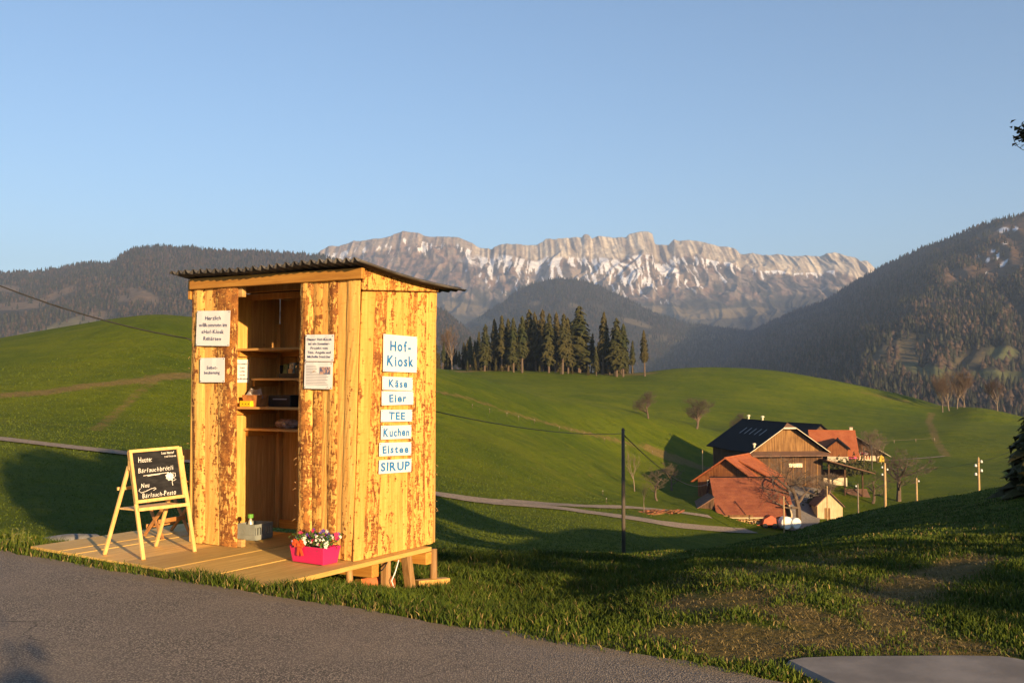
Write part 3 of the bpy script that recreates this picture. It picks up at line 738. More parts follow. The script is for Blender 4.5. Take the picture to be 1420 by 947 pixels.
# ------------------------------------------------------------------ far woods: real little trees, joined, too many to count
def tree_cloud(P, H, W, Cc):
    """low two-tier conifers, one mesh: P (n,3) base, H heights, W radii, Cc (n,3) colours"""
    n = len(P); K = 5
    ang = np.arange(K) * 2 * math.pi / K
    a0 = RNG.random(n) * 6.28
    V = []; F = []
    tiers = ((0.0, 1.0, 0.62), (0.38, 0.72, 1.0))
    for t, (zb, rr, zt) in enumerate(tiers):
        ring = np.stack([P[:, None, 0] + np.cos(ang + a0[:, None]) * (W * rr)[:, None] * (0.75 + 0.5 * RNG.random((n, K))), P[:, None, 1] + np.sin(ang + a0[:, None]) * (W * rr)[:, None] * (0.75 + 0.5 * RNG.random((n, K))), P[:, None, 2] + (zb * H)[:, None] + 0 * ang + (RNG.random((n, K)) - 0.5) * 0.08 * H[:, None]], -1)
        top = P + np.stack([0 * H, 0 * H, zt * H], -1)
        V.append(np.concatenate([ring, top[:, None, :]], 1))
    V = np.concatenate(V, 1)
    per = V.shape[1]
    base = []
    for t in range(2):
        for k in range(K): base.append((t * (K + 1) + k, t * (K + 1) + (k + 1) % K, t * (K + 1) + K))
    F = (np.arange(n)[:, None, None] * per + np.array(base)[None]).reshape(-1, 3)
    return V.reshape(-1, 3), F, np.repeat(Cc, per, 0)
def wood_on(sh, n, opens, label, hlo, hhi, umin=0.0, umax=1.0, pxr=(-60, 1480), extra=None, decid=0.15):
    rows = sh['rows']; cols = len(sh['px'])
    i = RNG.integers(int(umin * rows), int(umax * rows), n); j = RNG.integers(0, cols, n)
    px = sh['px'][j]; py = sh['PY'][i, j]
    rk = 0.15 + 0.9 * RNG.random(n)
    keep = (px > pxr[0]) & (px < pxr[1])
    for q in opens: keep &= (blob(px[None], py[None], *q)[0] < rk) & (blob(px[None], py[None] - 6, *q)[0] < rk) & (blob(px[None], py[None] - 10, *q)[0] < 1.3 * rk)
    if extra is not None: keep &= extra(px, py)
    i = i[keep]; j = j[keep]
    # never beyond the last row of the flank
    f = RNG.random(len(i)); g = RNG.random(len(i))
    i2 = np.minimum(i + 1, rows - 1); j2 = np.minimum(j + 1, cols - 1)
    def b(A): return A[i, j] * (1 - f) * (1 - g) + A[i2, j] * f * (1 - g) + A[i, j2] * (1 - f) * g + A[i2, j2] * f * g
    P = np.stack([b(sh['X']), b(sh['D']), b(sh['Z']) - 1.0], -1)
    H = hlo + (hhi - hlo) * RNG.random(len(P)); W = H * (0.14 + 0.10 * RNG.random(len(P)))
    c0 = np.array([[0.034, 0.036, 0.022]]) * (0.6 + 0.9 * RNG.random((len(P), 1)))
    dz = RNG.random(len(P)) < decid * (0.4 + 1.6 * fbm(P[:, 0] / 150, P[:, 1] / 150, 77, 3))
    c0[dz] = np.array([[0.085, 0.060, 0.042]]) * (0.7 + 0.6 * RNG.random((dz.sum(), 1)))
    H[dz] *= 0.75; W[dz] *= 1.5
    V, F, Cc = tree_cloud(P, H, W, c0)
    o = link('forest', big_mesh('forest', V, F, M['far_trees'], {'Col': Cc}))
    return tag(o, label, None, None, 'stuff')
wood_on(rm, 34000, right_open, 'dark conifer forest covering the right mountain', 8, 18, 0.0, 1.0, (800, 1480), decid=0.45)
wood_on(lf, 30000, left_open, 'conifer forest covering the left ridge', 8, 18, 0.05, 1.0, (-60, 700), decid=0.4)
wood_on(md, 15000, [(742,420,9,3.5,-8,1),(795,423,8,3.5,12,2),(655,440,34,7,18,3),(880,447,26,4,16,4)], 'conifer forest on the middle dome hill', 8, 17, 0.0, 1.0, (560, 1200), decid=0.2)
# ------------------------------------------------------------------ the kiosk
KS = 1.108      # everything on the deck measured from the eye
KO = EYEV + KS * (Vector((-2.978, 9.302, 0.156)) - EYEV); KYAW = math.atan2(-1.00456, 1.682)
KM = Matrix.Translation(KO) @ Matrix.Rotation(KYAW, 4, 'Z')
KI = KM.inverted()
KW, KD = 1.959 * KS, 1.13 * KS
def kray(px, py):
    return KI @ EYEV, KI.to_3x3() @ ray(px, py)
def kfront(px, py, y=0.0):
    o, r = kray(px, py); t = (y - o.y) / r.y; return o + r * t
def kside(px, py, x=KW):
    o, r = kray(px, py); t = (x - o.x) / r.x; return o + r * t
def kfloor(px, py, z=0.0):
    o, r = kray(px, py); t = (z - o.z) / r.z; return o + r * t

kiosk = empty('farm_kiosk', KO, KYAW, 'small wooden roadside kiosk clad in bark-edged slab boards under a corrugated roof', 'kiosk')
def plank(parent, axes, bl, br, tl, tr, zb, zt, off, th, bow, bark, mat, wav=0.012, rows=22, seed=0, name='plank'):
    """one upright slab board: axes = (origin, along, outward); bl..tr = positions along at bottom and top; bark = amounts across"""
    O, A, Nn = [Vector(q) for q in axes]
    rs = random.Random(seed); ph = [rs.random() * 100 for _ in range(4)]
    V = []; F = []; bk = []
    K = 7
    prof = [0, 0.55, 0.88, 1, 0.88, 0.55, 0]
    for i in range(rows):
        t = i / (rows - 1); z = zb + (zt - zb) * t
        lw = float(fbm(np.array([t * 5 + ph[0]]), np.array([ph[1]]), 3, 3)[0] - 0.5) * 2 * wav
        rw = float(fbm(np.array([t * 5 + ph[2]]), np.array([ph[3]]), 4, 3)[0] - 0.5) * 2 * wav
        a = bl + (tl - bl) * t + lw; b = br + (tr - br) * t + rw
        for k in range(K):
            u = k / (K - 1)
            p = O + A * (a + (b - a) * u) + Nn * (off + th * 0.45 + (th * 0.55) * (1 if bow == 0 else 0) * (1 if 0 < k < K - 1 else 0.8) + bow * prof[k] + (rs.random() - 0.5) * 0.004)
            V.append((p.x, p.y, z)); bk.append(float(np.interp(u, np.linspace(0, 1, len(bark)), bark)))
        for q in (b, a):
            p = O + A * q + Nn * off; V.append((p.x, p.y, z)); bk.append(bark[-1] if q == b else bark[0])
    n = K + 2
    for i in range(rows - 1):
        for k in range(n):
            F.append((i * n + k, i * n + (k + 1) % n, (i + 1) * n + (k + 1) % n, (i + 1) * n + k))
    F.append(tuple(range(n - 1, -1, -1))); F.append(tuple((rows - 1) * n + k for k in range(n)))
    me = bpy.data.meshes.new(name); me.from_pydata(V, [], F); me.materials.append(mat); me.update()
    at_ = me.attributes.new('bark', 'FLOAT', 'POINT'); at_.data.foreach_set('value', bk)
    return link(name, me, parent)
ZT = 2.30
_f1 = kfront(501, 359.5, -0.20); _f0 = kfront(235, 380.5, -0.20); _bR = kside(647, 402, _f1.x)
def roof_z(x, y):
    return _f0.z + (_f1.z - _f0.z) * (x - _f0.x) / (_f1.x - _f0.x) + (_bR.z - _f1.z) / (_bR.y + 0.20) * (y + 0.20) - 0.03 * math.sin(math.pi * min(1, (y + 0.2) / (_bR.y + 0.2)))
FR = ((0, -0.022, 0), (1, 0, 0), (0, -1, 0))
def fx(px, py): return kfront(px, py).x
# front, left of the opening; then right of it: (bottom px l, r), (top px l, r), bark across, offset, bow
front = [((267.5, 286), (266, 285.5), (0.75, 0.55, 0.30, 0.45), 0.0, 0.022), ((285.8, 309), (284.5, 304), (0.0, 0.05, 0.62, 0.62), 0.004, 0.006),
         ((307.5, 329), (302, 331), (0.55, 0.95, 0.95, 0.9), 0.016, 0.014),
         ((412.5, 433), (417.5, 435), (0.85, 0.70, 0.75, 0.6), 0.006, 0.024), ((431.5, 446), (434, 449), (0.85, 0.65, 0.7), 0.0, 0.014),
         ((444.5, 455), (447.5, 458), (-0.3, 0.05, -0.2), 0.0, 0.004), ((453.5, 467), (456.5, 469), (0.55, 0.6, 0.7), 0.006, 0.012),
         ((464, 478), (467.5, 488), (0.0, -0.2, -0.1, 0.1), 0.0, 0.004), ((474.5, 489.5), (483.5, 501), (0.2, 0.42, 0.42, 0.15), 0.012, 0.008)]
def head_z(x):
    a, b = kfront(264, 401.5, -0.05), kfront(499.5, 386.5, -0.05)
    return a.z + (b.z - a.z) * (x - a.x) / (b.x - a.x)
for i, (b, t, bk, off, bow) in enumerate(front):
    plank(kiosk, FR, fx(b[0], 762), fx(b[1], 762), fx(t[0], 400), fx(t[1], 400), 0.002, head_z(fx((t[0] + t[1]) / 2, 400)) + 0.05 - 0.012 * (i % 2), off - 0.03, 0.024, bow, bk, M['slab'], seed=i, wav=0.010 if bk[0] < 0.3 else 0.016)
SD = ((KW, 0, 0), (0, 1, 0), (1, 0, 0))
def sy(px, py): return kside(px, py).y
side = [((489, 503.5), (501.5, 521), (0.15, 0.25, -0.1, 0.0), 0.0, 0.006), ((502.5, 522), (520, 536), (0.6, 0.42, 0.45, 0.7), 0.006, 0.010),
        ((520.5, 546), (535, 551), (0.25, 0.33, 0.2), 0.0, 0.008), ((544.5, 557), (550, 559), (0.0, -0.05, 0.2), 0.004, 0.006), ((555.5, 569), (558, 566.5), (0.2, 0.15, 0.35), 0.0, 0.006),
        ((562, 572), (565, 577.5), (0.6, 0.62, 0.5), 0.008, 0.008), ((568.5, 587), (577, 591), (0.45, 0.6, 0.42, 0.6), 0.002, 0.014), ((586, 599), (590, 605), (0.3, 0.35, 0.2), 0.0, 0.016)]
for i, (b, t, bk, off, bow) in enumerate(side):
    zt = kside(503, 402).z + 0.03 + (kside(608, 404.5).z - kside(503, 402).z) * (i + 0.5) / 8
    plank(kiosk, SD, sy(b[0], 765), sy(b[1], 765), sy(t[0], 405), sy(t[1], 405), 0.002, zt, off, 0.024, bow, tuple(q + 0.12 for q in bk), M['slab'], seed=30 + i, wav=0.010)
# left wall and back wall: plain boards seen from inside
LW = ((-0.004, 0, 0), (0, 1, 0), (-1, 0, 0))
yy = 0.0
for i, wd in enumerate([q * KS for q in (0.30, 0.19, 0.24, 0.17, 0.23)]):
    plank(kiosk, LW, yy + 0.002, yy + wd - 0.002, yy + 0.002, yy + wd - 0.002, 0.002, roof_z(0, yy + wd) - 0.03, 0, 0.026, 0.0, (0.1, 0, 0.1), M['board'] if i < 3 else M['inner'], seed=50 + i, wav=0.003, rows=8)  # paler wood where the sun patch falls, darker wood beyond: light in the colour
    yy += wd
BW = ((0, KD, 0), (1, 0, 0), (0, 1, 0)); xx = 0.0
for i, wd in enumerate([q * KS for q in (0.23, 0.26, 0.21, 0.25, 0.24, 0.27, 0.23, 0.265)]):
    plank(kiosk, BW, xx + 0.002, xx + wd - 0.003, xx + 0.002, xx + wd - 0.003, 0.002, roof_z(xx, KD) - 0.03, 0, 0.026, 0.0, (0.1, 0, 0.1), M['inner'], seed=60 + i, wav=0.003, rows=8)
    xx += wd
# framing inside: corner posts, rails, baseboard
for x, y in ((0.035, 0.035), (KW - 0.04, 0.035), (0.035, KD - 0.035), (KW - 0.04, KD - 0.035)):
    MB().bx((x - 0.03, y - 0.03, 0.003), (x + 0.03, y + 0.03, 2.3)).build('post', M['inner'], kiosk, bevel=0.004)
jx = kfront(338, 750, 0.03).x
MB().bx((0.07, 0.003, 0.003), (jx, 0.055, 0.075)).build('bottom_rail', M['shelf'], kiosk, bevel=0.004)
MB().bx((0.07, 0.003, kfront(339, 412, 0.03).z), (kfront(339, 405, 0.03).x, 0.055, kfront(339, 397, 0.03).z)).build('top_rail', M['shelf'], kiosk, bevel=0.004)
MB().bx((0.07, KD - 0.06, 0.003), (KW - 0.08, KD - 0.02, 0.10)).build('base_rail', M['beam'], kiosk, bevel=0.004)
MB().bx((0.07, KD - 0.05, 1.93), (KW - 0.08, KD - 0.02, 2.02)).build('back_rail', M['beam'], kiosk, bevel=0.004)
# shelves: (front edge y, row in the photograph of its left end at the wall)
SHZ = {}
for nm, (py, yf) in {'a': (484, 0.52 * KS), 'b': (526, 0.72 * KS), 'c': (566, 0.48 * KS), 'd': (596, 0.64 * KS)}.items():
    pz = kfront(365, py, yf).z
    SHZ[nm] = (pz + 0.012, yf)
    x1 = KW - 0.03
    MB().bx((0.004, yf, pz - 0.013), (x1, KD - 0.012, pz + 0.012)).build('shelf', M['shelf'], kiosk, bevel=0.003)
    MB().bx((0.004, yf + 0.03, pz - 0.075), (0.04, KD - 0.07, pz - 0.014)).build('shelf_batten', M['beam_y'], kiosk, bevel=0.003)
# header beam across the front, gable board on the side
b0 = kfront(263, 386.8, -0.05); b1 = kfront(503, 371, -0.05); c0 = kfront(264, 401.5, -0.05); c1 = kfront(499.5, 386.5, -0.05)
m = MB(); m.prism([(b0.x, -0.055, b0.z), (b1.x - 0.005, -0.055, b1.z), (b1.x - 0.005, -0.055, c1.z), (b0.x, -0.055, c0.z)], (0, 0.045, 0))
m.build('header_beam', M['beam'], kiosk, bevel=0.005)
m = MB(); m.prism([(0.01, 0.02, head_z(0) + 0.01), (KW - 0.03, 0.02, head_z(KW) + 0.01), (KW - 0.03, 0.02, roof_z(KW, 0.1) - 0.035), (0.01, 0.02, roof_z(0, 0.1) - 0.035)], (0, 0.05, 0)); m.build('roof_batten', M['inner'], kiosk)
g = [kside(503, 371.5, KW + 0.06), kside(608, 397.5, KW + 0.06), kside(608, 404.5, KW + 0.06), kside(503, 402, KW + 0.06)]
m = MB(); m.prism([(KW + 0.04, p.y, p.z) for p in g], (0.03, 0, 0)); gb = m.build('gable_board', M['slab'], kiosk, bevel=0.004)
a_ = gb.data.attributes.new('bark', 'FLOAT', 'POINT'); a_.data.foreach_set('value', [0.62] * len(gb.data.vertices))
zl0, zl1 = kside(260, 388, -0.05).z, kside(260, 415, -0.05).z
MB().bx((-0.075, -0.02, zl1), (-0.035, 0.10, zl0)).build('eave_block', M['beam'], kiosk, bevel=0.004)
# corrugated roof sheet
f0 = kfront(235, 380.5, -0.20); f1 = kfront(501, 359.5, -0.20)
bR = kside(647, 402, f1.x)
nx, ny = 24 * 8, 10
V = []; sag = []
for j in range(ny):
    v = j / (ny - 1)
    for i in range(nx + 1):
        u = i / nx
        x = f0.x + (f1.x - f0.x) * u
        zf = f0.z + (f1.z - f0.z) * u; slope = (bR.z - f1.z) / (bR.y + 0.20)
        y = -0.20 + (bR.y + 0.20) * v + 0.006 * math.sin(u * 50)
        ph = u * 24 * 2 * math.pi
        wv = math.sin(ph)
        z = zf + slope * (y + 0.20) + 0.026 * wv * (1 if wv > 0 else 0.55) + 0.010 * math.sin(u * 9 + 1) * (1 - v) - 0.03 * math.sin(math.pi * v)
        V.append((x, y, z))
F = [tuple(q) for q in grid_faces(ny, nx + 1)]
me = bpy.data.meshes.new('corrugated_sheet'); me.from_pydata(V, [], F)
k = NT('corrugated_bitumen', 0.7, 0.3); p = k.coord()
n1 = k.noise(p, 3, 5); n2 = k.noise(p, 30, 4)
k.color(k.mix(k.ramp(n1, 0.35, 0.7), (0.050, 0.046, 0.043), (0.12, 0.11, 0.10))).bump(n2, 0.2, 0.003); M['bitumen'] = k.m
me.materials.append(M['bitumen']); me.polygons.foreach_set('use_smooth', [True] * len(F)); me.update()
rf = link('corrugated_sheet', me, kiosk); sd_ = rf.modifiers.new('solid', 'SOLIDIFY'); sd_.thickness = 0.006; sd_.offset = 0
for yb in (0.35, 0.75):
    m = MB(); m.prism([(0.0, yb, roof_z(0, yb) - 0.10), (KW - 0.03, yb, roof_z(KW, yb) - 0.10), (KW - 0.03, yb, roof_z(KW, yb) - 0.035), (0.0, yb, roof_z(0, yb) - 0.035)], (0, 0.05, 0)); m.build('roof_batten', M['inner'], kiosk)
# loose bark splinters along board edges
rs = random.Random(5)
m = MB()
for i in range(20):
    e = rs.choice((0, 1, 2, 3)); z = 0.1 + rs.random() * 2.0
    if e == 0: p = Vector((-0.03, -0.02, z)); d = Vector((-1, -0.3, rs.uniform(-1, 0.8)))
    elif e == 1: p = Vector((fx(413 + 0.012 * 380 * z / 2.3, 600), -0.03, z)); d = Vector((-1, -0.6, rs.uniform(-1, 1)))
    elif e == 2: p = Vector((fx(rs.uniform(414, 470), 600), -0.05, z)); d = Vector((rs.uniform(-1, 1), -0.8, rs.uniform(-1, 1)))
    else: p = Vector((KW + 0.02, KD + 0.0, z)); d = Vector((0.2, 0.9, rs.uniform(-1, 1)))
    d.normalize(); L = rs.uniform(0.012, 0.04)
    m.tube([p, p + d * L * 0.5, p + d * L + Vector((0, 0, -0.01))], [0.003, 0.0025, 0.0008], 4, False)
o = m.build('bark_splinters', M['log'], kiosk); o['kind'] = 'stuff'

# ---- platform
deck = empty('platform', KO, KYAW, 'low wooden deck of wide boards on posts under the kiosk', 'platform')
fl = kfloor(42, 757); fr = kfloor(375, 811); br = kfloor(617, 759.5)
seam_px = [(42, 757), (82, 763.5), (104, 767), (171, 778.5), (228, 788), (284, 798.5), (343, 806.5), (375, 811)]
xs = [kfloor(*q).x for q in seam_px]
yf = [kfloor(*q).y for q in seam_px]
yb = br.y
DTH = 0.042
for i in range(len(xs) - 1):
    a, b = xs[i] + 0.004, xs[i + 1] - 0.004
    m = MB(); zz = -0.001 - 0.003 * (i % 3)
    m.prism([(a, yf[i] + 0.0, zz), (b, yf[i + 1], zz), (b, yb - 0.01 * (i % 2), zz), (a, yb - 0.01 * (i % 2), zz)][::-1], (0, 0, -DTH))
    m.build('deck_board', M['deck'], deck, bevel=0.004)
xL, xR = xs[0], xs[-1]
# joists along the deck
pe = kside(616, 766, xR)
for y0, y1, ext in ((yb - 0.10, yb - 0.005, 0.0), (0.12, 0.22, -0.03), (-0.55, -0.45, -0.6)):
    MB().bx((xL + 0.05, y0, -DTH - 0.125), (xR + ext, y1, -DTH - 0.008)).build('joist', M['beam'], deck, bevel=0.005)
def to_k(p): return KI @ Vector(p)
def gk(x, y):   # ground height below a kiosk point
    wv = KM @ Vector((x, y, 0)); return float(tz(wv.x, wv.y)) - KO.z
def post(px, py, top_px, r, square=0, inn=0.07):
    q = kside(px, py, xR - inn)
    t = kside(top_px[0], top_px[1], xR - inn)
    zb = min(q.z, gk(q.x, q.y)) - 0.1
    m = MB()
    if square: m.bar((q.x, q.y, zb), (t.x, t.y, -DTH - 0.003), square, square, (1, 0, 0))
    else: m.tube([(q.x, q.y, zb), (q.x, q.y + (t.y - q.y) * 0.5, zb * 0.5), (t.x, t.y, -DTH - 0.003)], [r, r * 0.95, r * 0.9], 10)
    m.build('post', M['log'], deck, smooth=not square)
post(601, 826, (601, 770), 0.042)
post(572, 818, (563, 780), 0, 0.075)
post(535, 812, (535, 783), 0, 0.065)
post(486, 813, (484, 795), 0.035)
for x, y in ((0.1, 1.0), (-0.9, 0.9), (-0.9, -0.2), (0.9, 1.05)):
    MB().tube([(x, y, gk(x, y) - 0.15), (x, y, -DTH - 0.003)], 0.045, 8).build('post', M['log'], deck)
m = MB(); q0 = kside(586, 826, xR - 0.12); q1 = kside(617, 827, xR + 0.02)
zg = gk(q0.x, q0.y)
t0 = KM @ Vector((q0.x, q0.y - 0.10, zg + 0.09)); t1 = KM @ Vector((q1.x, q1.y + 0.05, gk(q1.x, q1.y) + 0.09))
m.bar(t0, t1, 0.09, 0.07)
tag(m.build('timber_offcut', M['board'], bevel=0.005), 'short timber offcut lying in grass at the foot of the log post', 'timber')
# sawn log under the deck
lq0 = kside(497, 806, xR - 0.30); lq1 = kside(543, 806, xR - 0.16)
a = Vector((lq0.x, lq0.y, gk(lq0.x, lq0.y) + 0.08)); b = Vector((lq1.x, lq1.y, gk(lq1.x, lq1.y) + 0.08))
lg = empty('sawn_log', KM @ a, 0, 'half log with reddish cut side lying on grass beneath the deck', 'log')
d = (KM.to_3x3() @ (b - a))
red = plain('red_brown_wood', (0.42, 0.13, 0.045), 0.7, 0.35, 9)
MB().tube([(0, 0, 0), d * 0.5, d], [0.082, 0.085, 0.08], 12).build('trunk_piece', red, lg, smooth=True)
MB().tube([d * 0.001 - d.normalized() * 0.004, d * 0.0], [0.07, 0.07], 12).build('cut_end', M['board'], lg)
# hanging rope and cable
p = [kside(553, 776, xR + 0.012), kside(548, 793, xR + 0.012), kside(543, 805, xR + 0.012), kside(545.5, 812, xR + 0.012), kside(548, 820, xR + 0.012)]
m = MB(); m.tube([KM @ q for q in p], 0.006, 6); tag(m.build('rope', M['white_paint'], smooth=True), 'thin white cord hanging from the deck edge into grass', 'cord')
p = [kside(537, 779, xR - 0.02), kside(534, 785, xR - 0.02), kside(530, 790, xR - 0.02), kside(524, 792, xR - 0.10)]
m = MB(); m.tube([KM @ q for q in p], 0.006, 6); tag(m.build('cable', M['black_metal'], smooth=True), 'short black cable looping below the deck edge', 'cable')

# ---- lettering
def text_mesh(lines, height, bold=0.0, gap=1.35, jitter=0.0, shear=0.0, depth=0.0008, seed=0, align='CENTER', squash=1.0):
    """flat print: lines of letters in the x-z plane, facing -y, centred; height is that of a capital"""
    rs = random.Random(seed); V = []; F = []
    for li, txt in enumerate(lines):
        x = 0.0; glyphs = []
        for chh in txt:
            if chh == ' ': x += 0.34 * height; continue
            cu = bpy.data.curves.new('t', 'FONT'); cu.body = chh; cu.size = height / 0.7; cu.offset = bold * height; cu.shear = shear; cu.resolution_u = 3
            cu.extrude = depth / 2
            ob = bpy.data.objects.new('t', cu); COL.objects.link(ob)
            bpy.context.view_layer.update()
            me = bpy.data.meshes.new_from_object(ob)
            vs = [v.co.copy() for v in me.vertices]; fs = [tuple(q.vertices) for q in me.polygons]
            bpy.data.objects.remove(ob); bpy.data.curves.remove(cu); bpy.data.meshes.remove(me)
            if not vs: continue
            x0 = min(v.x for v in vs); x1 = max(v.x for v in vs)
            an = rs.uniform(-1, 1) * jitter; sc = 1 + rs.uniform(-1, 1) * jitter * 0.8; dz = rs.uniform(-1, 1) * jitter * 0.25 * height
            cx = (x0 + x1) / 2
            vs = [Vector((x + (v.x - x0) * squash, v.z, v.y * sc + dz)) for v in vs]
            c = Vector((x + (x1 - x0) * squash / 2, 0, height / 2))
            vs = [Matrix.Rotation(an, 3, 'Y') @ (v - c) + c for v in vs]
            glyphs.append((vs, fs)); x += (x1 - x0) * squash + 0.13 * height + bold * height
        wd = x - 0.13 * height
        off = -wd / 2 if align == 'CENTER' else 0
        z0 = ((len(lines) - 1) / 2 - li) * gap * height - height / 2
        for vs, fs in glyphs:
            n = len(V); V += [(v.x + off, v.y, v.z + z0) for v in vs]; F += [tuple(n + i for i in f) for f in fs]
    me = bpy.data.meshes.new('lettering'); me.from_pydata(V, [], F); me.update()
    return me
def sign(name, corners, plane, lines, h, label, cat, ink='ink_dark', bold=0.0, jit=0.1, gap=1.35, off=0.034, seed=0, squash=1.0, width=None, th=0.003):
    """a sheet on a wall; corners (tl, tr, br, bl) in pixels of the photograph; plane front or side or left"""
    f = {'front': lambda q: kfront(q[0], q[1], -off), 'side': lambda q: kside(q[0], q[1], KW + off), 'left': lambda q: kside(q[0], q[1], 0.004)}[plane]
    P = [f(q) for q in corners]
    c = (P[0] + P[1] + P[2] + P[3]) / 4
    ux = ((P[1] - P[0]) + (P[2] - P[3])) / 2; uz = ((P[0] - P[3]) + (P[1] - P[2])) / 2
    W, H = ux.length, uz.length
    X = ux.normalized(); Y = Vector((0, 0, 1)).cross(X).normalized(); Z = X.cross(Y)
    R = KM @ (Matrix.Translation(c) @ Matrix((X, Y, Z)).transposed().to_4x4())
    m = MB(); nxx = 6
    bend = 0.002
    # a sheet very slightly cockled
    vs = []; fs = []
    for s_ in (0, 1):
        for j in range(3):
            for i in range(nxx + 1):
                vs.append(((i / nxx - 0.5) * W, -th * (1 - s_) - bend * math.sin(i * 2.1 + seed) * (j / 2), (j / 2 - 0.5) * H))
    n = 3 * (nxx + 1)
    for j in range(2):
        for i in range(nxx):
            q = j * (nxx + 1) + i
            fs.append((q, q + 1, q + nxx + 2, q + nxx + 1)); fs.append((n + q, n + q + nxx + 1, n + q + nxx + 2, n + q + 1))
    rim = [i for i in range(nxx + 1)] + [(nxx + 1) * j + nxx for j in (1, 2)] + [2 * (nxx + 1) + i for i in range(nxx - 1, -1, -1)] + [(nxx + 1)]
    for a_, b_ in zip(rim, rim[1:] + rim[:1]): fs.append((a_, n + a_, n + b_, b_))
    m.add(vs, fs)
    o = m.build(name, M['paper']); o.matrix_world = R
    tag(o, label, cat, 'paper signs on the kiosk')
    for sx_ in (-1, 1):
        for sz_ in (-1, 1):
            MB().tube([(sx_ * (W / 2 - 0.012), -th - 0.006, sz_ * (H / 2 - 0.012)), (sx_ * (W / 2 - 0.012), -th + 0.002, sz_ * (H / 2 - 0.012))], 0.0035, 6).build('staple', M['black_metal'], o)
    if lines:
        me = text_mesh(lines, h * H, bold, gap, jit, seed=seed, squash=squash); me.materials.append(M[ink])
        if width:
            xsx = [v.co.x for v in me.vertices]; s_ = width * W / (max(xsx) - min(xsx)); me.transform(Matrix.Diagonal((s_, 1, 1, 1)))
        t = link('lettering', me, o); t.location = (0, -th - bend - 0.0012, 0)
    return o, W, H
sign('paper_sign', [(273, 431), (319.6, 431), (318, 479.5), (272.5, 479.5)], 'front', ['Herzlich', 'willkommen im', '«Hof-Kiosk', 'Rehärse»'], 0.105, 'white sheet welcoming visitors in four dark lines, upper left of the kiosk front', 'sign', bold=0.012, gap=1.85, width=0.84, off=0.045)
sign('paper_sign', [(277.8, 496.5), (312, 496), (311.4, 530), (277.8, 530)], 'front', ['Selbst-', 'bedienung'], 0.12, 'small white sheet reading Selbstbedienung on the kiosk front', 'sign', bold=0.012, gap=1.7, width=0.64, off=0.045, seed=2)
sign('paper_sign', [(424.3, 464), (463.2, 464), (462.7, 501), (423.3, 501)], 'front', ['Dieser Hof-Kiosk', 'ist ein Sommer-', 'Projekt von', 'Tina, Angela und', 'Michelle Stettler'], 0.09, 'white sheet with five dark lines about the summer project, right of the opening', 'sign', bold=0.012, gap=1.8, width=0.88, off=0.05, seed=3)
o, W, H = sign('paper_sign', [(422.7, 502.2), (461.3, 502), (461, 539.7), (422, 538.5)], 'front', None, 0.1, 'white printed sheet with small text and a little group picture', 'sign', off=0.05, seed=4)
m = MB()
for i in range(13):
    z = H / 2 - 0.035 - i * (H - 0.06) / 13
    wd = (0.40 if i < 5 else 0.82) * W * (0.85 + 0.3 * ((i * 7) % 5) / 10)
    m.bx((-W * 0.43, -0.0062, z - 0.0022), (-W * 0.43 + wd, -0.0056, z + 0.0022))
m.build('lettering', M['ink_grey'], o)
pm = NT('group_picture', 0.6); v = pm.coord('Object', (55, 1, 28))
pm.color(pm.mix(pm.ramp(pm.noise(v, 1.0, 2), 0.42, 0.58), (0.10, 0.12, 0.2), (0.55, 0.32, 0.22)))
MB().bx((W * 0.06, -0.0066, H * 0.05), (W * 0.44, -0.0058, H * 0.32)).build('picture', pm.m, o)
for nm, cr, ln, h, lab, wid, gap in (
    ('hof', [(532, 463.6), (579, 466.8), (576.8, 517), (530.5, 514.5)], ['Hof-', 'Kiosk'], 0.27, 'large white sheet lettered Hof-Kiosk in blue on the kiosk side wall', 0.80, 1.5),
    ('kaese', [(530.4, 521.5), (572.2, 523.8), (572, 541.2), (530, 540.6)], ['Käse'], 0.55, 'white strip lettered Käse in blue, directly below the large Hof-Kiosk sheet', 0.62, 1),
    ('eier', [(529.5, 542.6), (573, 541.9), (573, 561), (529, 561.8)], ['Eier'], 0.55, 'white strip lettered Eier in blue on the side wall', 0.56, 1),
    ('tee', [(528.4, 568), (571.5, 568), (571, 584), (527.8, 585)], ['TEE'], 0.62, 'white strip lettered TEE in blue capitals', 0.52, 1),
    ('kuchen', [(528.4, 590.4), (570, 589), (570, 607.9), (527.8, 609.3)], ['Kuchen'], 0.56, 'white strip lettered Kuchen in blue on the side wall', 0.86, 1),
    ('eistee', [(526, 614), (570, 612.6), (570, 631), (525.6, 632.4)], ['Eistee'], 0.56, 'white strip lettered Eistee in blue on the side wall', 0.82, 1),
    ('sirup', [(525.5, 638), (570, 635.6), (570, 654), (524.9, 657)], ['SIRUP'], 0.62, 'lowest white strip, lettered SIRUP in blue capitals', 0.90, 1)):
    sign('paper_sign', cr, 'side', ln, h, lab, 'sign', 'ink_blue', 0.045, 0.07, gap, 0.046, seed=hash(nm) % 1 + len(nm) * 3 + ord(nm[1]), width=wid)
sign('paper_sign', [(326, 498.7), (345, 498.7), (344.7, 530.5), (326, 530.5)], 'left', ['Gesammelte', 'Region', 'Gemüse', 'von hier', 'zum Mitnehmen'], 0.085, 'white sheet with five lines on the sunlit inner side wall', 'sign', bold=0.01, gap=1.9, width=0.85, seed=9)

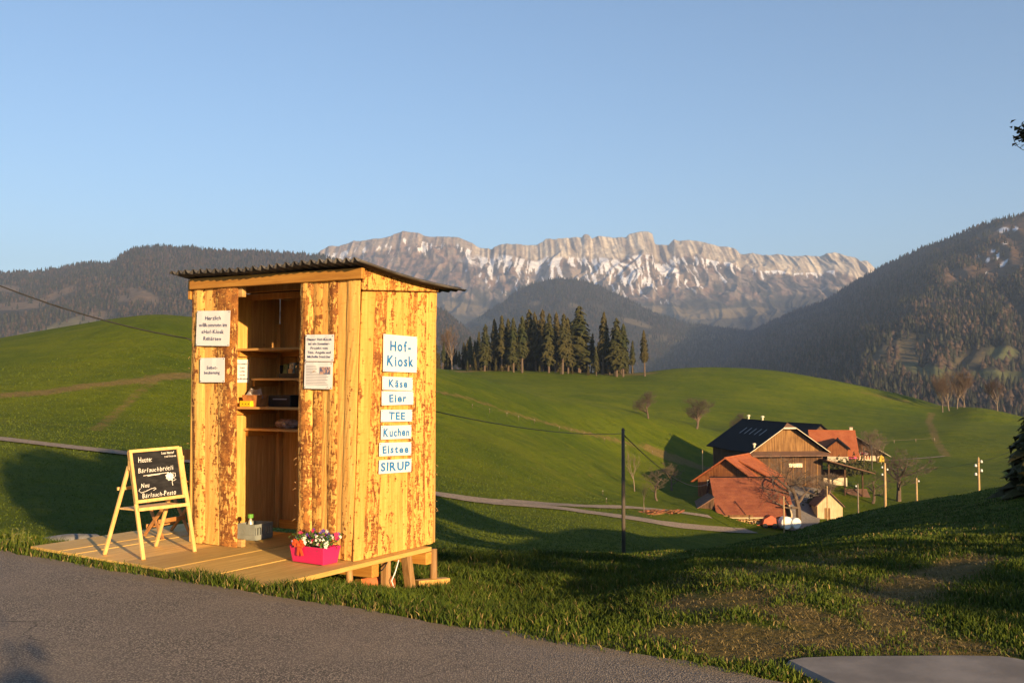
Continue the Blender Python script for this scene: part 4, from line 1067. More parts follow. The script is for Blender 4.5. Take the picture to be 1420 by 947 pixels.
# ---- goods on the shelves
def kthing(name, px, py, y, z, label, cat, rz=0):
    q = kfront(px, py, y); p = KM @ Vector((q.x, y, z))
    return empty(name, p, KYAW + rz, label, cat)
za, ya = SHZ['a']; zb_, yb_ = SHZ['b']; zc, yc = SHZ['c']; zd, yd = SHZ['d']
t = kthing('display_box', 401, 520, 0.88, zb_ + 0.001, 'dark display carton of packets on the second shelf', 'carton')
dk = plain('dark_card', (0.03, 0.03, 0.028), 0.5, 0.2, 8)
m = MB(); W_ = 0.30
m.bx((-W_ / 2, 0, 0), (W_ / 2, 0.26, 0.012)); m.bx((-W_ / 2, 0, 0.012), (W_ / 2, 0.008, 0.05)); m.bx((-W_ / 2, 0.252, 0.012), (W_ / 2, 0.26, 0.17)); m.bx((-W_ / 2, 0.008, 0.012), (-W_ / 2 + 0.008, 0.252, 0.14)); m.bx((W_ / 2 - 0.008, 0.008, 0.012), (W_ / 2, 0.252, 0.14))
m.build('carton', dk, t)
pk = [plain('packet_green', (0.06, 0.12, 0.05), 0.35, 0.6, 25), plain('packet_pale', (0.30, 0.30, 0.24), 0.35, 0.7, 30), plain('packet_dark', (0.03, 0.05, 0.05), 0.35, 0.4, 25)]
for i in range(3):
    for j in range(2):
        m = MB(); x0 = -0.13 + i * 0.088; y0 = 0.02 + j * 0.11; zt = 0.155 + 0.012 * ((i + j) % 2)
        m.prism([(x0, y0, 0.014), (x0 + 0.082, y0, 0.014), (x0 + 0.078, y0 + 0.02, zt), (x0 + 0.004, y0 + 0.02, zt)], (0, 0.06, 0.004)); m.build('packet', pk[(i + 2 * j) % 3], t, bevel=0.006)
MB().bx((-0.03, 0.015, 0.05), (0.03, 0.019, 0.10)).build('packet_label', plain('label_orange', (0.5, 0.3, 0.12), 0.5), t)
t = kthing('herb_basket', 348, 562, 0.50, zc + 0.001, 'brown wooden basket filled with papers at the shelf corner', 'basket')
t.location = KM @ Vector((kfront(348, 562, 0.60).x, 0.66, zc + 0.001))
m = MB(); b_, tp, hh = 0.085, 0.11, 0.125
m.add([(x * b_, y * b_ * 0.8, 0) for x, y in ((-1, -1), (1, -1), (1, 1), (-1, 1))] + [(x * tp, y * tp * 0.8, hh) for x, y in ((-1, -1), (1, -1), (1, 1), (-1, 1))] + [(x * (tp - 0.012), y * (tp * 0.8 - 0.012), hh) for x, y in ((-1, -1), (1, -1), (1, 1), (-1, 1))] + [(x * b_ * 0.85, y * b_ * 0.65, 0.012) for x, y in ((-1, -1), (1, -1), (1, 1), (-1, 1))],
      [(3, 2, 1, 0)] + [(i, (i + 1) % 4, 4 + (i + 1) % 4, 4 + i) for i in range(4)] + [(4 + i, 4 + (i + 1) % 4, 8 + (i + 1) % 4, 8 + i) for i in range(4)] + [(8 + i, 8 + (i + 1) % 4, 12 + (i + 1) % 4, 12 + i) for i in range(4)] + [(12, 13, 14, 15)])
m.build('basket_body', plain('basket_brown', (0.40, 0.17, 0.06), 0.7, 0.3, 20), t)
for i in range(5):
    m = MB(); m.box((-0.06 + 0.028 * i, 0, 0.13), (0.10, 0.004, 0.11), Matrix.Rotation(0.5 - 0.2 * i, 3, 'Y') @ Matrix.Rotation(0.35 * (i % 3 - 1), 3, 'X'))
    m.build('leaflet', M['paper'] if i % 2 else plain('leaflet_grey', (0.25, 0.25, 0.28), 0.6), t)
t = kthing('cash_box', 338, 562, 0.50, zc + 0.001, 'small bright yellow box with dark dots on the sunlit shelf edge', 'box')
t.location = KM @ Vector((kfront(341, 562, 0.54).x, 0.545, zc + 0.001))
m = MB(); m.bx((-0.10, 0, 0), (0.062, 0.09, 0.062)); m.build('box_body', plain('yellow_box', (0.80, 0.52, 0.02), 0.5, 0.08, 8), t, bevel=0.004)
for i in range(3):
    m = MB(); m.tube([(-0.055 + i * 0.045, -0.003, 0.03), (-0.055 + i * 0.045, 0.001, 0.03)], 0.006, 8); m.build('dot', M['black_metal'], t)
t = kthing('tool_box', 388, 545, 0.72, zc + 0.001, 'long dark box with a pale printed line on the third shelf', 'box')
m = MB(); m.bx((-0.17, 0, 0.0), (0.15, 0.20, 0.125)); m.build('box_body', dk, t, bevel=0.006)
m = MB(); m.bx((-0.10, -0.003, 0.075), (0.10, 0.001, 0.088)); m.build('print', M['ink_grey'], t)
t = kthing('wrapped_goods', 391, 592, 0.78, zd + 0.001, 'crumpled bag of goods in clear plastic on the lowest shelf', 'bag')
V = []; n_ = 18
for i in range(11):
    f = i / 10; 
    for k_ in range(n_):
        a = 2 * math.pi * k_ / n_; r = (math.sin(math.pi * min(1, f * 0.95 + 0.05)) ** 0.5) * (0.8 + 0.45 * float(vnoise(np.array([k_ * 0.8]), np.array([f * 6]), 5)[0]))
        V.append((-0.17 + 0.34 * f, math.cos(a) * 0.075 * r + 0.1, max(0.0, 0.05 + math.sin(a) * 0.06 * r)))
F = [(i * n_ + k_, i * n_ + (k_ + 1) % n_, (i + 1) * n_ + (k_ + 1) % n_, (i + 1) * n_ + k_) for i in range(10) for k_ in range(n_)]
m = MB().add(V, F); m.build('bag', plain('plastic_bag', (0.34, 0.28, 0.27), 0.25, 0.5, 22, 0.6), t)
# crate with bottle on the floor
cr = kfloor(333, 747.5); c2_ = kfloor(360, 745)
t = empty('crate', KM @ Vector((cr.x + 0.085, cr.y + 0.13, 0.001)), KYAW + 0.1, 'grey green plastic crate on the deck inside the opening', 'crate')
gm = plain('crate_grey', (0.23, 0.25, 0.23), 0.55, 0.15, 6)
cw, cdp, chh = 0.115, 0.14, 0.165
m = MB(); m.bx((-cw, -cdp, 0), (cw, cdp, 0.012)); m.build('crate_base', gm, t)
for s_ in (-1, 1):
    for zz, hh2 in ((0.013, 0.04), (0.128, 0.035)):
        MB().bx((-cw, s_ * cdp - 0.006, zz), (cw, s_ * cdp + 0.006, zz + hh2)).build('side_rail', gm, t); MB().bx((s_ * cw - 0.006, -cdp + 0.007, zz), (s_ * cw + 0.006, cdp - 0.007, zz + hh2)).build('side_rail', gm, t)
    for i in range(11):
        x = -cw + 0.012 + i * (2 * cw - 0.024) / 10; MB().bx((x - 0.009, s_ * cdp - 0.004, 0.054), (x + 0.009, s_ * cdp + 0.004, 0.127)).build('slat', gm, t)
    for i in range(7):
        y = -cdp + 0.02 + i * (2 * cdp - 0.04) / 6; MB().bx((s_ * cw - 0.004, y - 0.009, 0.054), (s_ * cw + 0.004, y + 0.009, 0.127)).build('slat', gm, t)
bt = empty('bottle', KM @ Vector((cr.x + 0.045, cr.y + 0.10, 0.014)), 0, 'clear bottle with a green cap standing in the crate', 'bottle')
MB().lathe([(0.026, 0), (0.028, 0.02), (0.028, 0.15), (0.012, 0.19), (0.011, 0.20)], n=12).build('glass', plain('bottle_glass', (0.4, 0.4, 0.34), 0.15, 0.1, 4, 0.6), bt, smooth=True)
MB().lathe([(0.03, 0.2005), (0.03, 0.235), (0.026, 0.24)], n=12).build('cap', plain('green_cap', (0.12, 0.34, 0.05), 0.5, 0.1), bt)

# ---- flower box
fa = kfloor(405.5, 778); fb = kfloor(448, 784); fc = kfloor(464.5, 779.5)
ux = (fb - fa); L = ux.length; ux.normalize(); wd = (fc - fb).length
t = empty('flower_box', KM @ fa, KYAW + math.atan2(ux.y, ux.x), 'bright pink trough of white and purple pansies with an orange bow', 'flower box')
pink = plain('pink_plastic', (0.62, 0.02, 0.115), 0.38, 0.06, 3, 0.5, bump=0.03)
ht = 0.155; s1 = 0.022
m = MB()
ins = 0.012
R0 = [(0, 0, 0.001), (L, 0, 0.001), (L, wd, 0.001), (0, wd, 0.001)]
R1 = [(-s1, -s1, ht), (L + s1, -s1, ht), (L + s1, wd + s1, ht), (-s1, wd + s1, ht)]
R2 = [(-s1 + ins, -s1 + ins, ht), (L + s1 - ins, -s1 + ins, ht), (L + s1 - ins, wd + s1 - ins, ht), (-s1 + ins, wd + s1 - ins, ht)]
R3 = [(x, y, ht - 0.03) for x, y, z in R2]
m.add(R0 + R1 + R2 + R3, [(3, 2, 1, 0)] + [(q * 4 + i, q * 4 + (i + 1) % 4, q * 4 + 4 + (i + 1) % 4, q * 4 + 4 + i) for q in range(3) for i in range(4)])
m.build('trough', pink, t, bevel=0.004)
MB().add(R3, [(0, 1, 2, 3)]).mesh('x', None)
MB().add([(x, y, z + 0.003) for x, y, z in R3], [(0, 1, 2, 3)]).build('soil', plain('soil', (0.04, 0.027, 0.018), 0.9), t)
rs = random.Random(3)
leaf = NT('pansy_leaf', 0.5, 0.3); q = leaf.rnd(); leaf.color(leaf.mix(leaf.noise(leaf.coord(), 40, 2), (0.03, 0.075, 0.015), (0.09, 0.17, 0.03)))
m = MB()
for i in range(260):
    x = rs.uniform(-0.03, L + 0.03); y = rs.uniform(-0.03, wd + 0.03); z = ht - 0.03 + rs.random() ** 0.7 * 0.13
    a = rs.uniform(0, 6.28); tl = rs.uniform(0.2, 1.2); s_ = rs.uniform(0.016, 0.030)
    Rm = Matrix.Rotation(a, 3, 'Z') @ Matrix.Rotation(tl, 3, 'X')
    m.add([Rm @ Vector(v) * s_ + Vector((x, y, z)) for v in ((0, -1, 0), (0.55, -0.1, 0.15), (0, 1.1, 0), (-0.55, -0.1, 0.15))], [(0, 1, 2), (0, 2, 3)])
o = m.build('leaves', leaf.m, t); o['kind'] = 'stuff'
pcs = {'w': plain('white_petal', (0.78, 0.74, 0.60), 0.6, 0.06), 'p': plain('purple_petal', (0.13, 0.06, 0.30), 0.6, 0.2), 'r': plain('red_petal', (0.48, 0.025, 0.09), 0.6, 0.2), 'l': plain('lilac_petal', (0.42, 0.36, 0.52), 0.6, 0.2)}
yc_ = plain('flower_eye', (0.8, 0.5, 0.03), 0.6)
proto = {}
for kk, mt in pcs.items():
    m = MB()
    for k_ in range(5):
        a = 2 * math.pi * k_ / 5 + 0.3
        c = Vector((math.cos(a) * 0.011, 0, math.sin(a) * 0.011)); ex = Vector((math.cos(a), 0, math.sin(a))); ey = Vector((-math.sin(a), 0, math.cos(a)))
        m.add([c - ex * 0.011, c + ey * 0.009 + Vector((0, -0.003, 0)), c + ex * 0.010 + Vector((0, -0.001, 0)), c - ey * 0.009 + Vector((0, -0.003, 0))], [(0, 1, 2), (0, 2, 3)])
    m.box((0, -0.003, 0), (0.007, 0.004, 0.007))
    proto[kk] = m.mesh('flower', mt)
for i in range(64):
    u = rs.random(); v = rs.random()
    kind_ = 'w'
    if v > 0.40 and u < 0.68: kind_ = rs.choice('prrrrpl')
    elif v > 0.6: kind_ = rs.choice('wlpr')
    elif u < 0.25: kind_ = rs.choice('wwwl')
    o = link('flower', proto[kind_], t)
    o.location = (-0.03 + u * (L + 0.06), -0.035 + v * (wd + 0.05), ht + 0.005 + 0.06 * rs.random() + 0.065 * v)
    o.rotation_euler = (rs.uniform(-0.5, 0.2), 0, rs.uniform(-0.3, 1.0)); s_ = rs.uniform(0.7, 1.25); o.scale = (s_, s_, s_)
orange = plain('orange_ribbon', (0.70, 0.10, 0.025), 0.45, 0.15, 12, 0.4)
bw = empty('bow', (0, 0, 0), 0); bpy.data.objects.remove(bw)
m = MB(); bx_ = L * 0.33
for s_ in (-1, 1):
    pts = [(bx_, -0.045, ht + 0.02), (bx_ + s_ * 0.035, -0.06, ht + 0.05), (bx_ + s_ * 0.065, -0.055, ht + 0.035), (bx_ + s_ * 0.055, -0.05, ht + 0.005), (bx_, -0.045, ht + 0.015)]
    for a, b in zip(pts[:-1], pts[1:]): m.bar(a, b, 0.035, 0.004, (0, 1, 0))
    m.bar((bx_ + s_ * 0.004, -0.043, ht + 0.01), (bx_ + s_ * 0.03, -0.030, ht - 0.085), 0.028, 0.004, (0, 1, 0))
m.box((bx_, -0.05, ht + 0.018), (0.026, 0.02, 0.03))
m.build('bow', orange, t)

# ---- chalkboard easel
def fw(px, py, z=0.0):
    q = kfloor(px, py, z); return KM @ q
FL, FRt, BL, BR = fw(199, 776), fw(270, 765), fw(145, 768.5), fw(216, 757)
ea = empty('chalkboard_easel', (FL + FRt + BL + BR) / 4, 0, 'pale wooden easel with a black chalkboard of white handwriting on the deck', 'easel')
E0 = ea.location.copy()
def seg(px, py, A):   # point on the ray through px, py closest in the plane standing on A's leg line
    return None
ex = (FRt - FL); ex.z = 0; W_ = ex.length; ex.normalize()
ey = Vector((-ex.y, ex.x, 0))                    # from the front legs to the rear legs
if (BL - FL).dot(ey) < 0: ey = -ey
spread = ((BL - FL).dot(ey) + (BR - FRt).dot(ey)) / 2
sh = (BL - FL).dot(ex)
LEGH = 1.02 * KS
def onfront(px, py):
    """point on the leaning front frame under a pixel"""
    lean = Vector(ey) * (spread * 0.42) + Vector((0, 0, LEGH)); nrm = ex.cross(lean)
    r = ray(px, py); tt = (FL - EYEV).dot(nrm) / r.dot(nrm); return EYEV + r * tt
TLp, TRp = onfront(179, 626), onfront(249, 619.5)
def loc(p): return p - E0
MB().bar(loc(FL), loc(TLp), 0.034, 0.026, ey).build('leg', M['easel'], ea, bevel=0.004)
MB().bar(loc(FRt), loc(TRp), 0.034, 0.026, ey).build('leg', M['easel'], ea, bevel=0.004)
hl = FL + (TLp - FL) * 0.86 + ey * 0.035; hr = FRt + (TRp - FRt) * 0.86 + ey * 0.035
MB().bar(loc(BL), loc(hl), 0.034, 0.026, ey).build('leg', M['easel'], ea, bevel=0.004)
MB().bar(loc(BR), loc(hr), 0.034, 0.026, ey).build('leg', M['easel'], ea, bevel=0.004)
fn = ex.cross((TLp - FL).normalized()).normalized()
if fn.dot(EYEV - FL) < 0: fn = -fn
# board: corners in pixels
bc = [onfront(*q) + fn * 0.02 for q in ((177.5, 625), (249.5, 619), (250.5, 690.5), (184, 699))]
X = ((bc[1] - bc[0]) + (bc[2] - bc[3])); X.normalize(); Z = fn.cross(X) * -1
if Z.z < 0: Z = -Z
Y = Z.cross(X)
c = sum(bc, Vector()) / 4
BWd = ((bc[1] - bc[0]).length + (bc[2] - bc[3]).length) / 2; BHt = ((bc[0] - bc[3]).length + (bc[1] - bc[2]).length) / 2
BMx = Matrix.Translation(c - E0) @ Matrix((X, Y, Z)).transposed().to_4x4()
def onb(mb, name, mat, parent=ea):
    mb.v = [tuple(BMx @ Vector(v)) for v in mb.v]; return mb.build(name, mat, parent, bevel=0)
kb = NT('chalkboard_black', 0.75, 0.2); nn = kb.noise(kb.coord('Object', (3, 3, 9)), 3, 5, 0.6)
kb.color(kb.mix(kb.ramp(nn, 0.3, 0.8), (0.010, 0.010, 0.012), (0.028, 0.028, 0.030)))
brd = onb(MB().bx((-BWd / 2, -0.004, -BHt / 2), (BWd / 2, 0.008, BHt / 2)), 'blackboard', kb.m)
fr_ = 0.027
onb(MB().bx((-BWd / 2, -0.016, BHt / 2 - fr_), (BWd / 2, 0.014, BHt / 2)), 'frame_rail', M['easel'])
onb(MB().bx((-BWd / 2, -0.016, -BHt / 2), (BWd / 2, 0.014, -BHt / 2 + fr_ * 1.1)), 'frame_rail', M['easel'])
for s_ in (-1, 1):
    onb(MB().bx((s_ * BWd / 2 - (fr_ if s_ > 0 else 0), -0.017, -BHt / 2 + fr_ * 1.1 + 0.001), (s_ * BWd / 2 + (fr_ if s_ < 0 else 0), 0.013, BHt / 2 - fr_ - 0.001)), 'frame_stile', M['easel'])
chalk = plain('chalk', (0.72, 0.69, 0.62), 0.9, 0.25, 40, bump=0)
def chalk_text(txt, u, v, h, wid, shear=0.25, bold=0.0, rot=0.0):
    me = text_mesh([txt], h, bold, 1, 0.12, shear, 0.001, seed=len(txt), align='LEFT')
    xsx = [p.co.x for p in me.vertices]; s_ = wid / (max(xsx) - min(xsx))
    me.transform(Matrix.Diagonal((s_, 1, 1, 1)))
    me.transform(Matrix.Rotation(rot, 4, 'Y'))
    me.transform(BMx @ Matrix.Translation((-BWd / 2 + u * BWd, -0.0062, BHt / 2 - v * BHt)))
    me.materials.append(chalk); return link('chalk_line', me, brd)
def chalk_stroke(pts, r=0.003, name='chalk_mark'):
    P = [BMx @ Vector((-BWd / 2 + u * BWd, -0.006, BHt / 2 - v * BHt)) for u, v in pts]
    return MB().tube(P, r, 5).build(name, chalk, brd)
chalk_text('Heute:', 0.16, 0.20, 0.050, 0.27 * BWd, 0.1, 0.002)
chalk_text('Bärlauchbrötli', 0.13, 0.40, 0.043, 0.70 * BWd, 0.25, 0.002)
chalk_text('Neu', 0.15, 0.68, 0.040, 0.16 * BWd, 0.3, 0.002)
chalk_text('Bärlauch-Pesto', 0.15, 0.87, 0.042, 0.67 * BWd, 0.25, 0.002)
chalk_text('Lust heute?', 0.63, 0.105, 0.022, 0.26 * BWd, 0.2, 0.03)
chalk_text('greif bitte zu', 0.68, 0.175, 0.018, 0.24 * BWd, 0.2, 0.03)
chalk_stroke([(0.22, 0.50), (0.4, 0.495), (0.6, 0.49), (0.73, 0.485)], 0.0035)
chalk_stroke([(0.30, 0.515), (0.45, 0.505), (0.55, 0.505)], 0.003)
chalk_stroke([(0.13, 0.73), (0.10, 0.77), (0.14, 0.81), (0.24, 0.79), (0.34, 0.755), (0.42, 0.745), (0.44, 0.765), (0.38, 0.79)], 0.003)
# the chalk drawing of a leafy sprig
chalk_stroke([(0.78, 0.74), (0.775, 0.68), (0.79, 0.62)], 0.003)
MB_ = MB()
pts = []
for k_ in range(16):
    a = 2 * math.pi * k_ / 16; r = 0.075 * (1 + 0.25 * (k_ % 2))
    pts.append(BMx @ Vector((-BWd / 2 + (0.74 + r * 0.95 * math.cos(a)) * BWd, -0.0062, BHt / 2 - (0.565 + r * 0.9 * math.sin(a)) * BHt)))
MB_.add(pts, [tuple(range(16))]); MB_.build('chalk_drawing', chalk, brd)
chalk_stroke([(0.80, 0.50), (0.86, 0.51), (0.855, 0.57), (0.81, 0.60), (0.86, 0.63), (0.80, 0.655)], 0.0035)
# tray between the legs, with a crossbar
zt_ = 0.44
def legpt(A, B, h): return A + (B - A) * ((h - A.z) / (B.z - A.z))
hz = KO.z + zt_
a1, a2, a3, a4 = legpt(FL, TLp, hz), legpt(FRt, TRp, hz), legpt(BR, hr, hz), legpt(BL, hl, hz)
m = MB(); pv = [loc(p) for p in (a1, a2, a3, a4)]; pv = [(p.x, p.y, pv[0].z) for p in pv]; m.prism(pv, (0, 0, 0.012)); m.build('tray', M['easel'], ea, bevel=0.002)
MB().bar(loc(a1) - fn * -0.02 + Vector((0, 0, 0.01)), loc(a2) - fn * -0.02 + Vector((0, 0, 0.01)), 0.016, 0.03, (0, 0, 1)).build('tray_rail', M['easel'], ea)
MB().bar(loc(a4) + Vector((0, 0, 0.19)) + (TLp - FL).normalized() * 0.0, loc(a3) + Vector((0, 0, 0.19)), 0.016, 0.03).build('crossbar', M['easel'], ea)
for A, B in ((TLp, hl), (TRp, hr)):
    p = loc(B); MB().bar(p - Vector((0, 0, 0.04)) + fn * 0.03, p + Vector((0, 0, 0.05)) + fn * 0.03, 0.03, 0.045, ex).build('hinge_block', M['easel'], ea, bevel=0.003)

# ---- folding chair behind the easel
cA, cB = fw(200, 742), fw(226, 747)
chair = empty('folding_chair', (cA + cB) / 2, 0, 'brown wooden folding chair standing behind the easel by the kiosk', 'chair')
C0 = chair.location.copy(); Uk = KM.to_3x3() @ Vector((1, 0, 0)); Vk = KM.to_3x3() @ Vector((0, 1, 0))
sv = (cB - cA); sv.z = 0
cw_ = Vk * 0.40 - Uk * 0.05
def dpt(px, py, depth): return at(px, py, depth)
for off in (Vector((0, 0, 0)), cw_):
    top1 = at(220, 688, cA.y + 0.0) ; 
    a0 = cA + off - C0; b0_ = cB + off - C0
    MB().bar(a0, b0_ + Vector((0.0, 0, 0.44)) + sv * 0.35, 0.034, 0.02, cw_).build('leg', M['chair'], chair, bevel=0.003)
    MB().bar(b0_, a0 + Vector((0, 0, 0.44)) - sv * 0.05, 0.034, 0.02, cw_).build('leg', M['chair'], chair, bevel=0.003)
    MB().bar(b0_ + Vector((0, 0, 0.44)) + sv * 0.35, b0_ + Vector((0, 0, 0.86)) + sv * 0.75, 0.034, 0.02, cw_).build('back_post', M['chair'], chair, bevel=0.003)
for h, k_, nm in ((0.10, 0.12, 'stretcher'), (0.17, 0.75, 'stretcher')):
    p = cA + sv * k_ + Vector((0, 0, h)) - C0; MB().bar(p, p + cw_, 0.02, 0.045).build(nm, M['chair'], chair, bevel=0.003)
for i in range(4):
    p = cA + sv * (0.0 + 0.4 * i) + Vector((0, 0, 0.455)) - C0; MB().bar(p, p + cw_, 0.075, 0.016).build('seat_slat', M['chair'], chair, bevel=0.003)
MB().bar(at(236, 631, 10.9) - C0, at(265.5, 630, 11.0) - C0, 0.018, 0.115).build('top_rail', M['chair'], chair, bevel=0.003)
for h in (0.58,):
    p = cB + sv * (0.40 + 0.55 * (h - 0.44)) + Vector((0, 0, h)) - C0; MB().bar(p - sv * 0.05, p + cw_, 0.016, 0.085 if h > 0.7 else 0.05).build('back_rail', M['chair'], chair, bevel=0.003)
# ------------------------------------------------------------------ grass of the verge and the near slope (real blades, past counting)
def blades(az0, az1, r0, r1, n, name, label, h0, h1, straw=0.06, keep=None, width=0.0045, flat=0.0):
    a = az0 + (az1 - az0) * RNG.random(n); r = r0 * (r1 / r0) ** (RNG.random(n) ** 0.9)
    x = r * np.sin(a); y = r * np.cos(a); s = road_s(x, y)
    clump = fbm(x / 0.35, y / 0.35, 41, 3); patch = fbm(x / 1.6, y / 1.6, 42, 3)
    edge = (fbm(x / 0.4, y / 0.4, 43, 3) - 0.5) * 0.30
    k = (s > -0.03 + edge * 0.4) & (RNG.random(n) < 0.35 + 1.3 * (clump - 0.2))
    if keep is not None: k &= keep(x, y, s, clump)
    x, y, s, r, clump, patch = x[k], y[k], s[k], r[k], clump[k], patch[k]
    n = len(x)
    z = tz(x, y)
    H = (h0 + (h1 - h0) * RNG.random(n) ** 1.6) * (0.55 + 0.9 * clump) * (0.75 + 0.25 * sstep(0.2, 1.0, s)) * (1 + 0.02 * r) * (1 - 0.45 * sstep(-0.05, 0.2, a[k])) * (1 - 0.5 * np.clip(dirt_at(x, y), 0, 1))
    lx = (x - KO.x) * math.cos(-KYAW) - (y - KO.y) * math.sin(-KYAW); ly = (x - KO.x) * math.sin(-KYAW) + (y - KO.y) * math.cos(-KYAW)
    under = (lx > xL - 0.02) & (lx < xR + 0.01) & (ly > min(yf) - 0.02) & (ly < yb + 0.02)
    H = np.where(under, np.minimum(H, KO.z - DTH - 0.012 - z), H)
    ok = H > 0.015
    x, y, z, s, r, H, clump, patch = [q[ok] for q in (x, y, z, s, r, H, clump, patch)]; n = len(x)
    th = RNG.random(n) * 6.283; w_ = width * (0.7 + 0.7 * RNG.random(n)) * (1 + 0.10 * r)
    lean = (0.15 + 0.55 * RNG.random(n) + flat * 2.0) * H; ld = RNG.random(n) * 6.283
    dx, dy = np.cos(th) * w_, np.sin(th) * w_; ex, ey = np.cos(ld) * lean, np.sin(ld) * lean
    zz = 1 - 0.9 * flat
    V = np.stack([np.stack([x - dx, y - dy, z - 0.01], -1), np.stack([x + dx, y + dy, z - 0.01], -1),
                  np.stack([x + dx * 0.7 + ex * 0.35, y + dy * 0.7 + ey * 0.35, z + H * 0.6 * zz + 0.012 * flat], -1), np.stack([x - dx * 0.7 + ex * 0.35, y - dy * 0.7 + ey * 0.35, z + H * 0.6 * zz + 0.012 * flat], -1),
                  np.stack([x + ex, y + ey, z + H * (1 - 0.2 * 0.5) * zz + 0.01 * flat], -1)], 1)
    b = np.arange(n)[:, None] * 5
    F = np.concatenate([b + np.array([[0, 1, 2]]), b + np.array([[0, 2, 3]]), b + np.array([[3, 2, 4]])], 0)
    g = RNG.random((n, 1))
    c = np.array([[0.026, 0.056, 0.004]]) * (1 - g) + np.array([[0.090, 0.120, 0.008]]) * g
    c = c * (0.65 + 0.6 * patch[:, None])
    if r0 > 40: c = c * 0.6 + np.array([[0.058, 0.078, 0.003]]) * 0.55
    st = (straw > 0) & (RNG.random(n) < straw * (0.3 + 1.6 * (1 - clump)) + 0.12 * (1 - sstep(0, 0.5, s)))
    c[st] = np.array([[0.27, 0.20, 0.075]]) * (0.4 + 0.8 * RNG.random((st.sum(), 1)))
    o = link(name, big_mesh(name, V.reshape(-1, 3), F, M['blade'], {'Col': np.repeat(c, 5, 0)}))
    return tag(o, label, None, None, 'stuff')
A0, A1 = math.atan((-90 - CX) / FPX), math.atan((1500 - CX) / FPX)
def dirt_at(x, y):
    a = np.arctan2(x, y); r = np.log(np.hypot(x, y))
    j = np.clip(np.searchsorted(AZ, a) - 1, 0, len(AZ) - 2); i = np.clip(np.searchsorted(RK, r) - 1, 0, len(RK) - 2)
    return dirt[i, j]
def in_pad(x, y):
    P = pp; ins = np.zeros(len(x), bool)
    for (x0, y0, _), (x1, y1, _) in zip(P, P[1:] + P[:1]):
        c = ((y0 > y) != (y1 > y)) & (x < (x1 - x0) * (y - y0) / (y1 - y0 + 1e-12) + x0); ins ^= c
    return ins
def keep_grass(x, y, s, c): return ~in_pad(x, y) & (RNG.random(len(x)) > 1.55 * dirt_at(x, y) * (1.35 - c))
def keep_far(x, y, s, c): return RNG.random(len(x)) > 1.2 * dirt_at(x, y)
def keep_straw(x, y, s, c): return ~in_pad(x, y) & (RNG.random(len(x)) < dirt_at(x, y) * 1.2) & (s > 0.35)
blades(A0, A1, 5.0, 15.0, 430000, 'grass', 'green spring grass along the road verge and around the deck', 0.035, 0.115, 0.04, keep_grass, 0.0024)
blades(A0, A1, 14.0, 46.0, 190000, 'grass', 'rough green grass over the near slope', 0.025, 0.070, 0.09, keep_grass, 0.0026)
blades(A0, A1, 45.0, 150.0, 130000, 'grass', 'grass tufts over the valley meadow and lower hillsides', 0.025, 0.06, 0.0, keep_far, 0.0030)
blades(0.02, A1, 5.0, 16.0, 80000, 'straw', 'dry tan straw lying in worn patches of the right slope', 0.03, 0.12, 1.1, keep_straw, 0.0014, 0.88)
# weeds at the left end of the deck
rs = random.Random(21)
m = MB()
for i in range(46):
    q = gnd(rs.uniform(-20, 46), rs.uniform(9.75, 11.3)); h = rs.uniform(0.08, 0.20)
    tip = q + Vector((rs.uniform(-0.05, 0.05), rs.uniform(-0.03, 0.03), h))
    m.tube([q, (q + tip) / 2 + Vector((rs.uniform(-.01, .01), 0, 0)), tip], [0.003, 0.0025, 0.001], 3, False)
    for k_ in range(5):
        c = q.lerp(tip, rs.uniform(0.35, 1)); a = rs.uniform(0, 6.28); s_ = rs.uniform(0.012, 0.028)
        ex_ = Vector((math.cos(a), math.sin(a), rs.uniform(-.2, .6))) * s_; ey_ = Vector((-math.sin(a), math.cos(a), 0.2)) * s_ * 0.4
        m.add([c, c + ex_ * 0.6 + ey_, c + ex_ * 1.4, c + ex_ * 0.6 - ey_], [(0, 1, 2, 3)])
kk = NT('weed_leaf', 0.6, 0.2); kk.color(kk.mix(kk.noise(kk.geo(), 12, 2), (0.10, 0.15, 0.025), (0.26, 0.24, 0.06)))
o = m.build('weeds', kk.m); tag(o, 'straggly weeds on the verge at the left end of the deck', None, None, 'stuff')
# stone by the deck
st = gnd(95, 12.2); m = MB(); n_ = 12
pr = [(0.0, 0.0), (0.16, 0.0), (0.20, 0.05), (0.15, 0.11), (0.05, 0.14)]
m.lathe(pr[1:], (0, 0, 0), n_)
m.v = [(x * (2.0 + 0.3 * math.sin(3 * y * 9)), y * 1.1, z * (0.9 + 0.5 * x)) for x, y, z in m.v]
o = m.build('stone', plain('grey_stone', (0.20, 0.19, 0.17), 0.9, 0.3, 9), smooth=True); o.location = at(95, 744, 11.4) - Vector((0, 0, 0.10)); o.rotation_euler = (0, 0, 0.3)
tag(o, 'flat grey stone at the far left edge of the deck', 'stone')

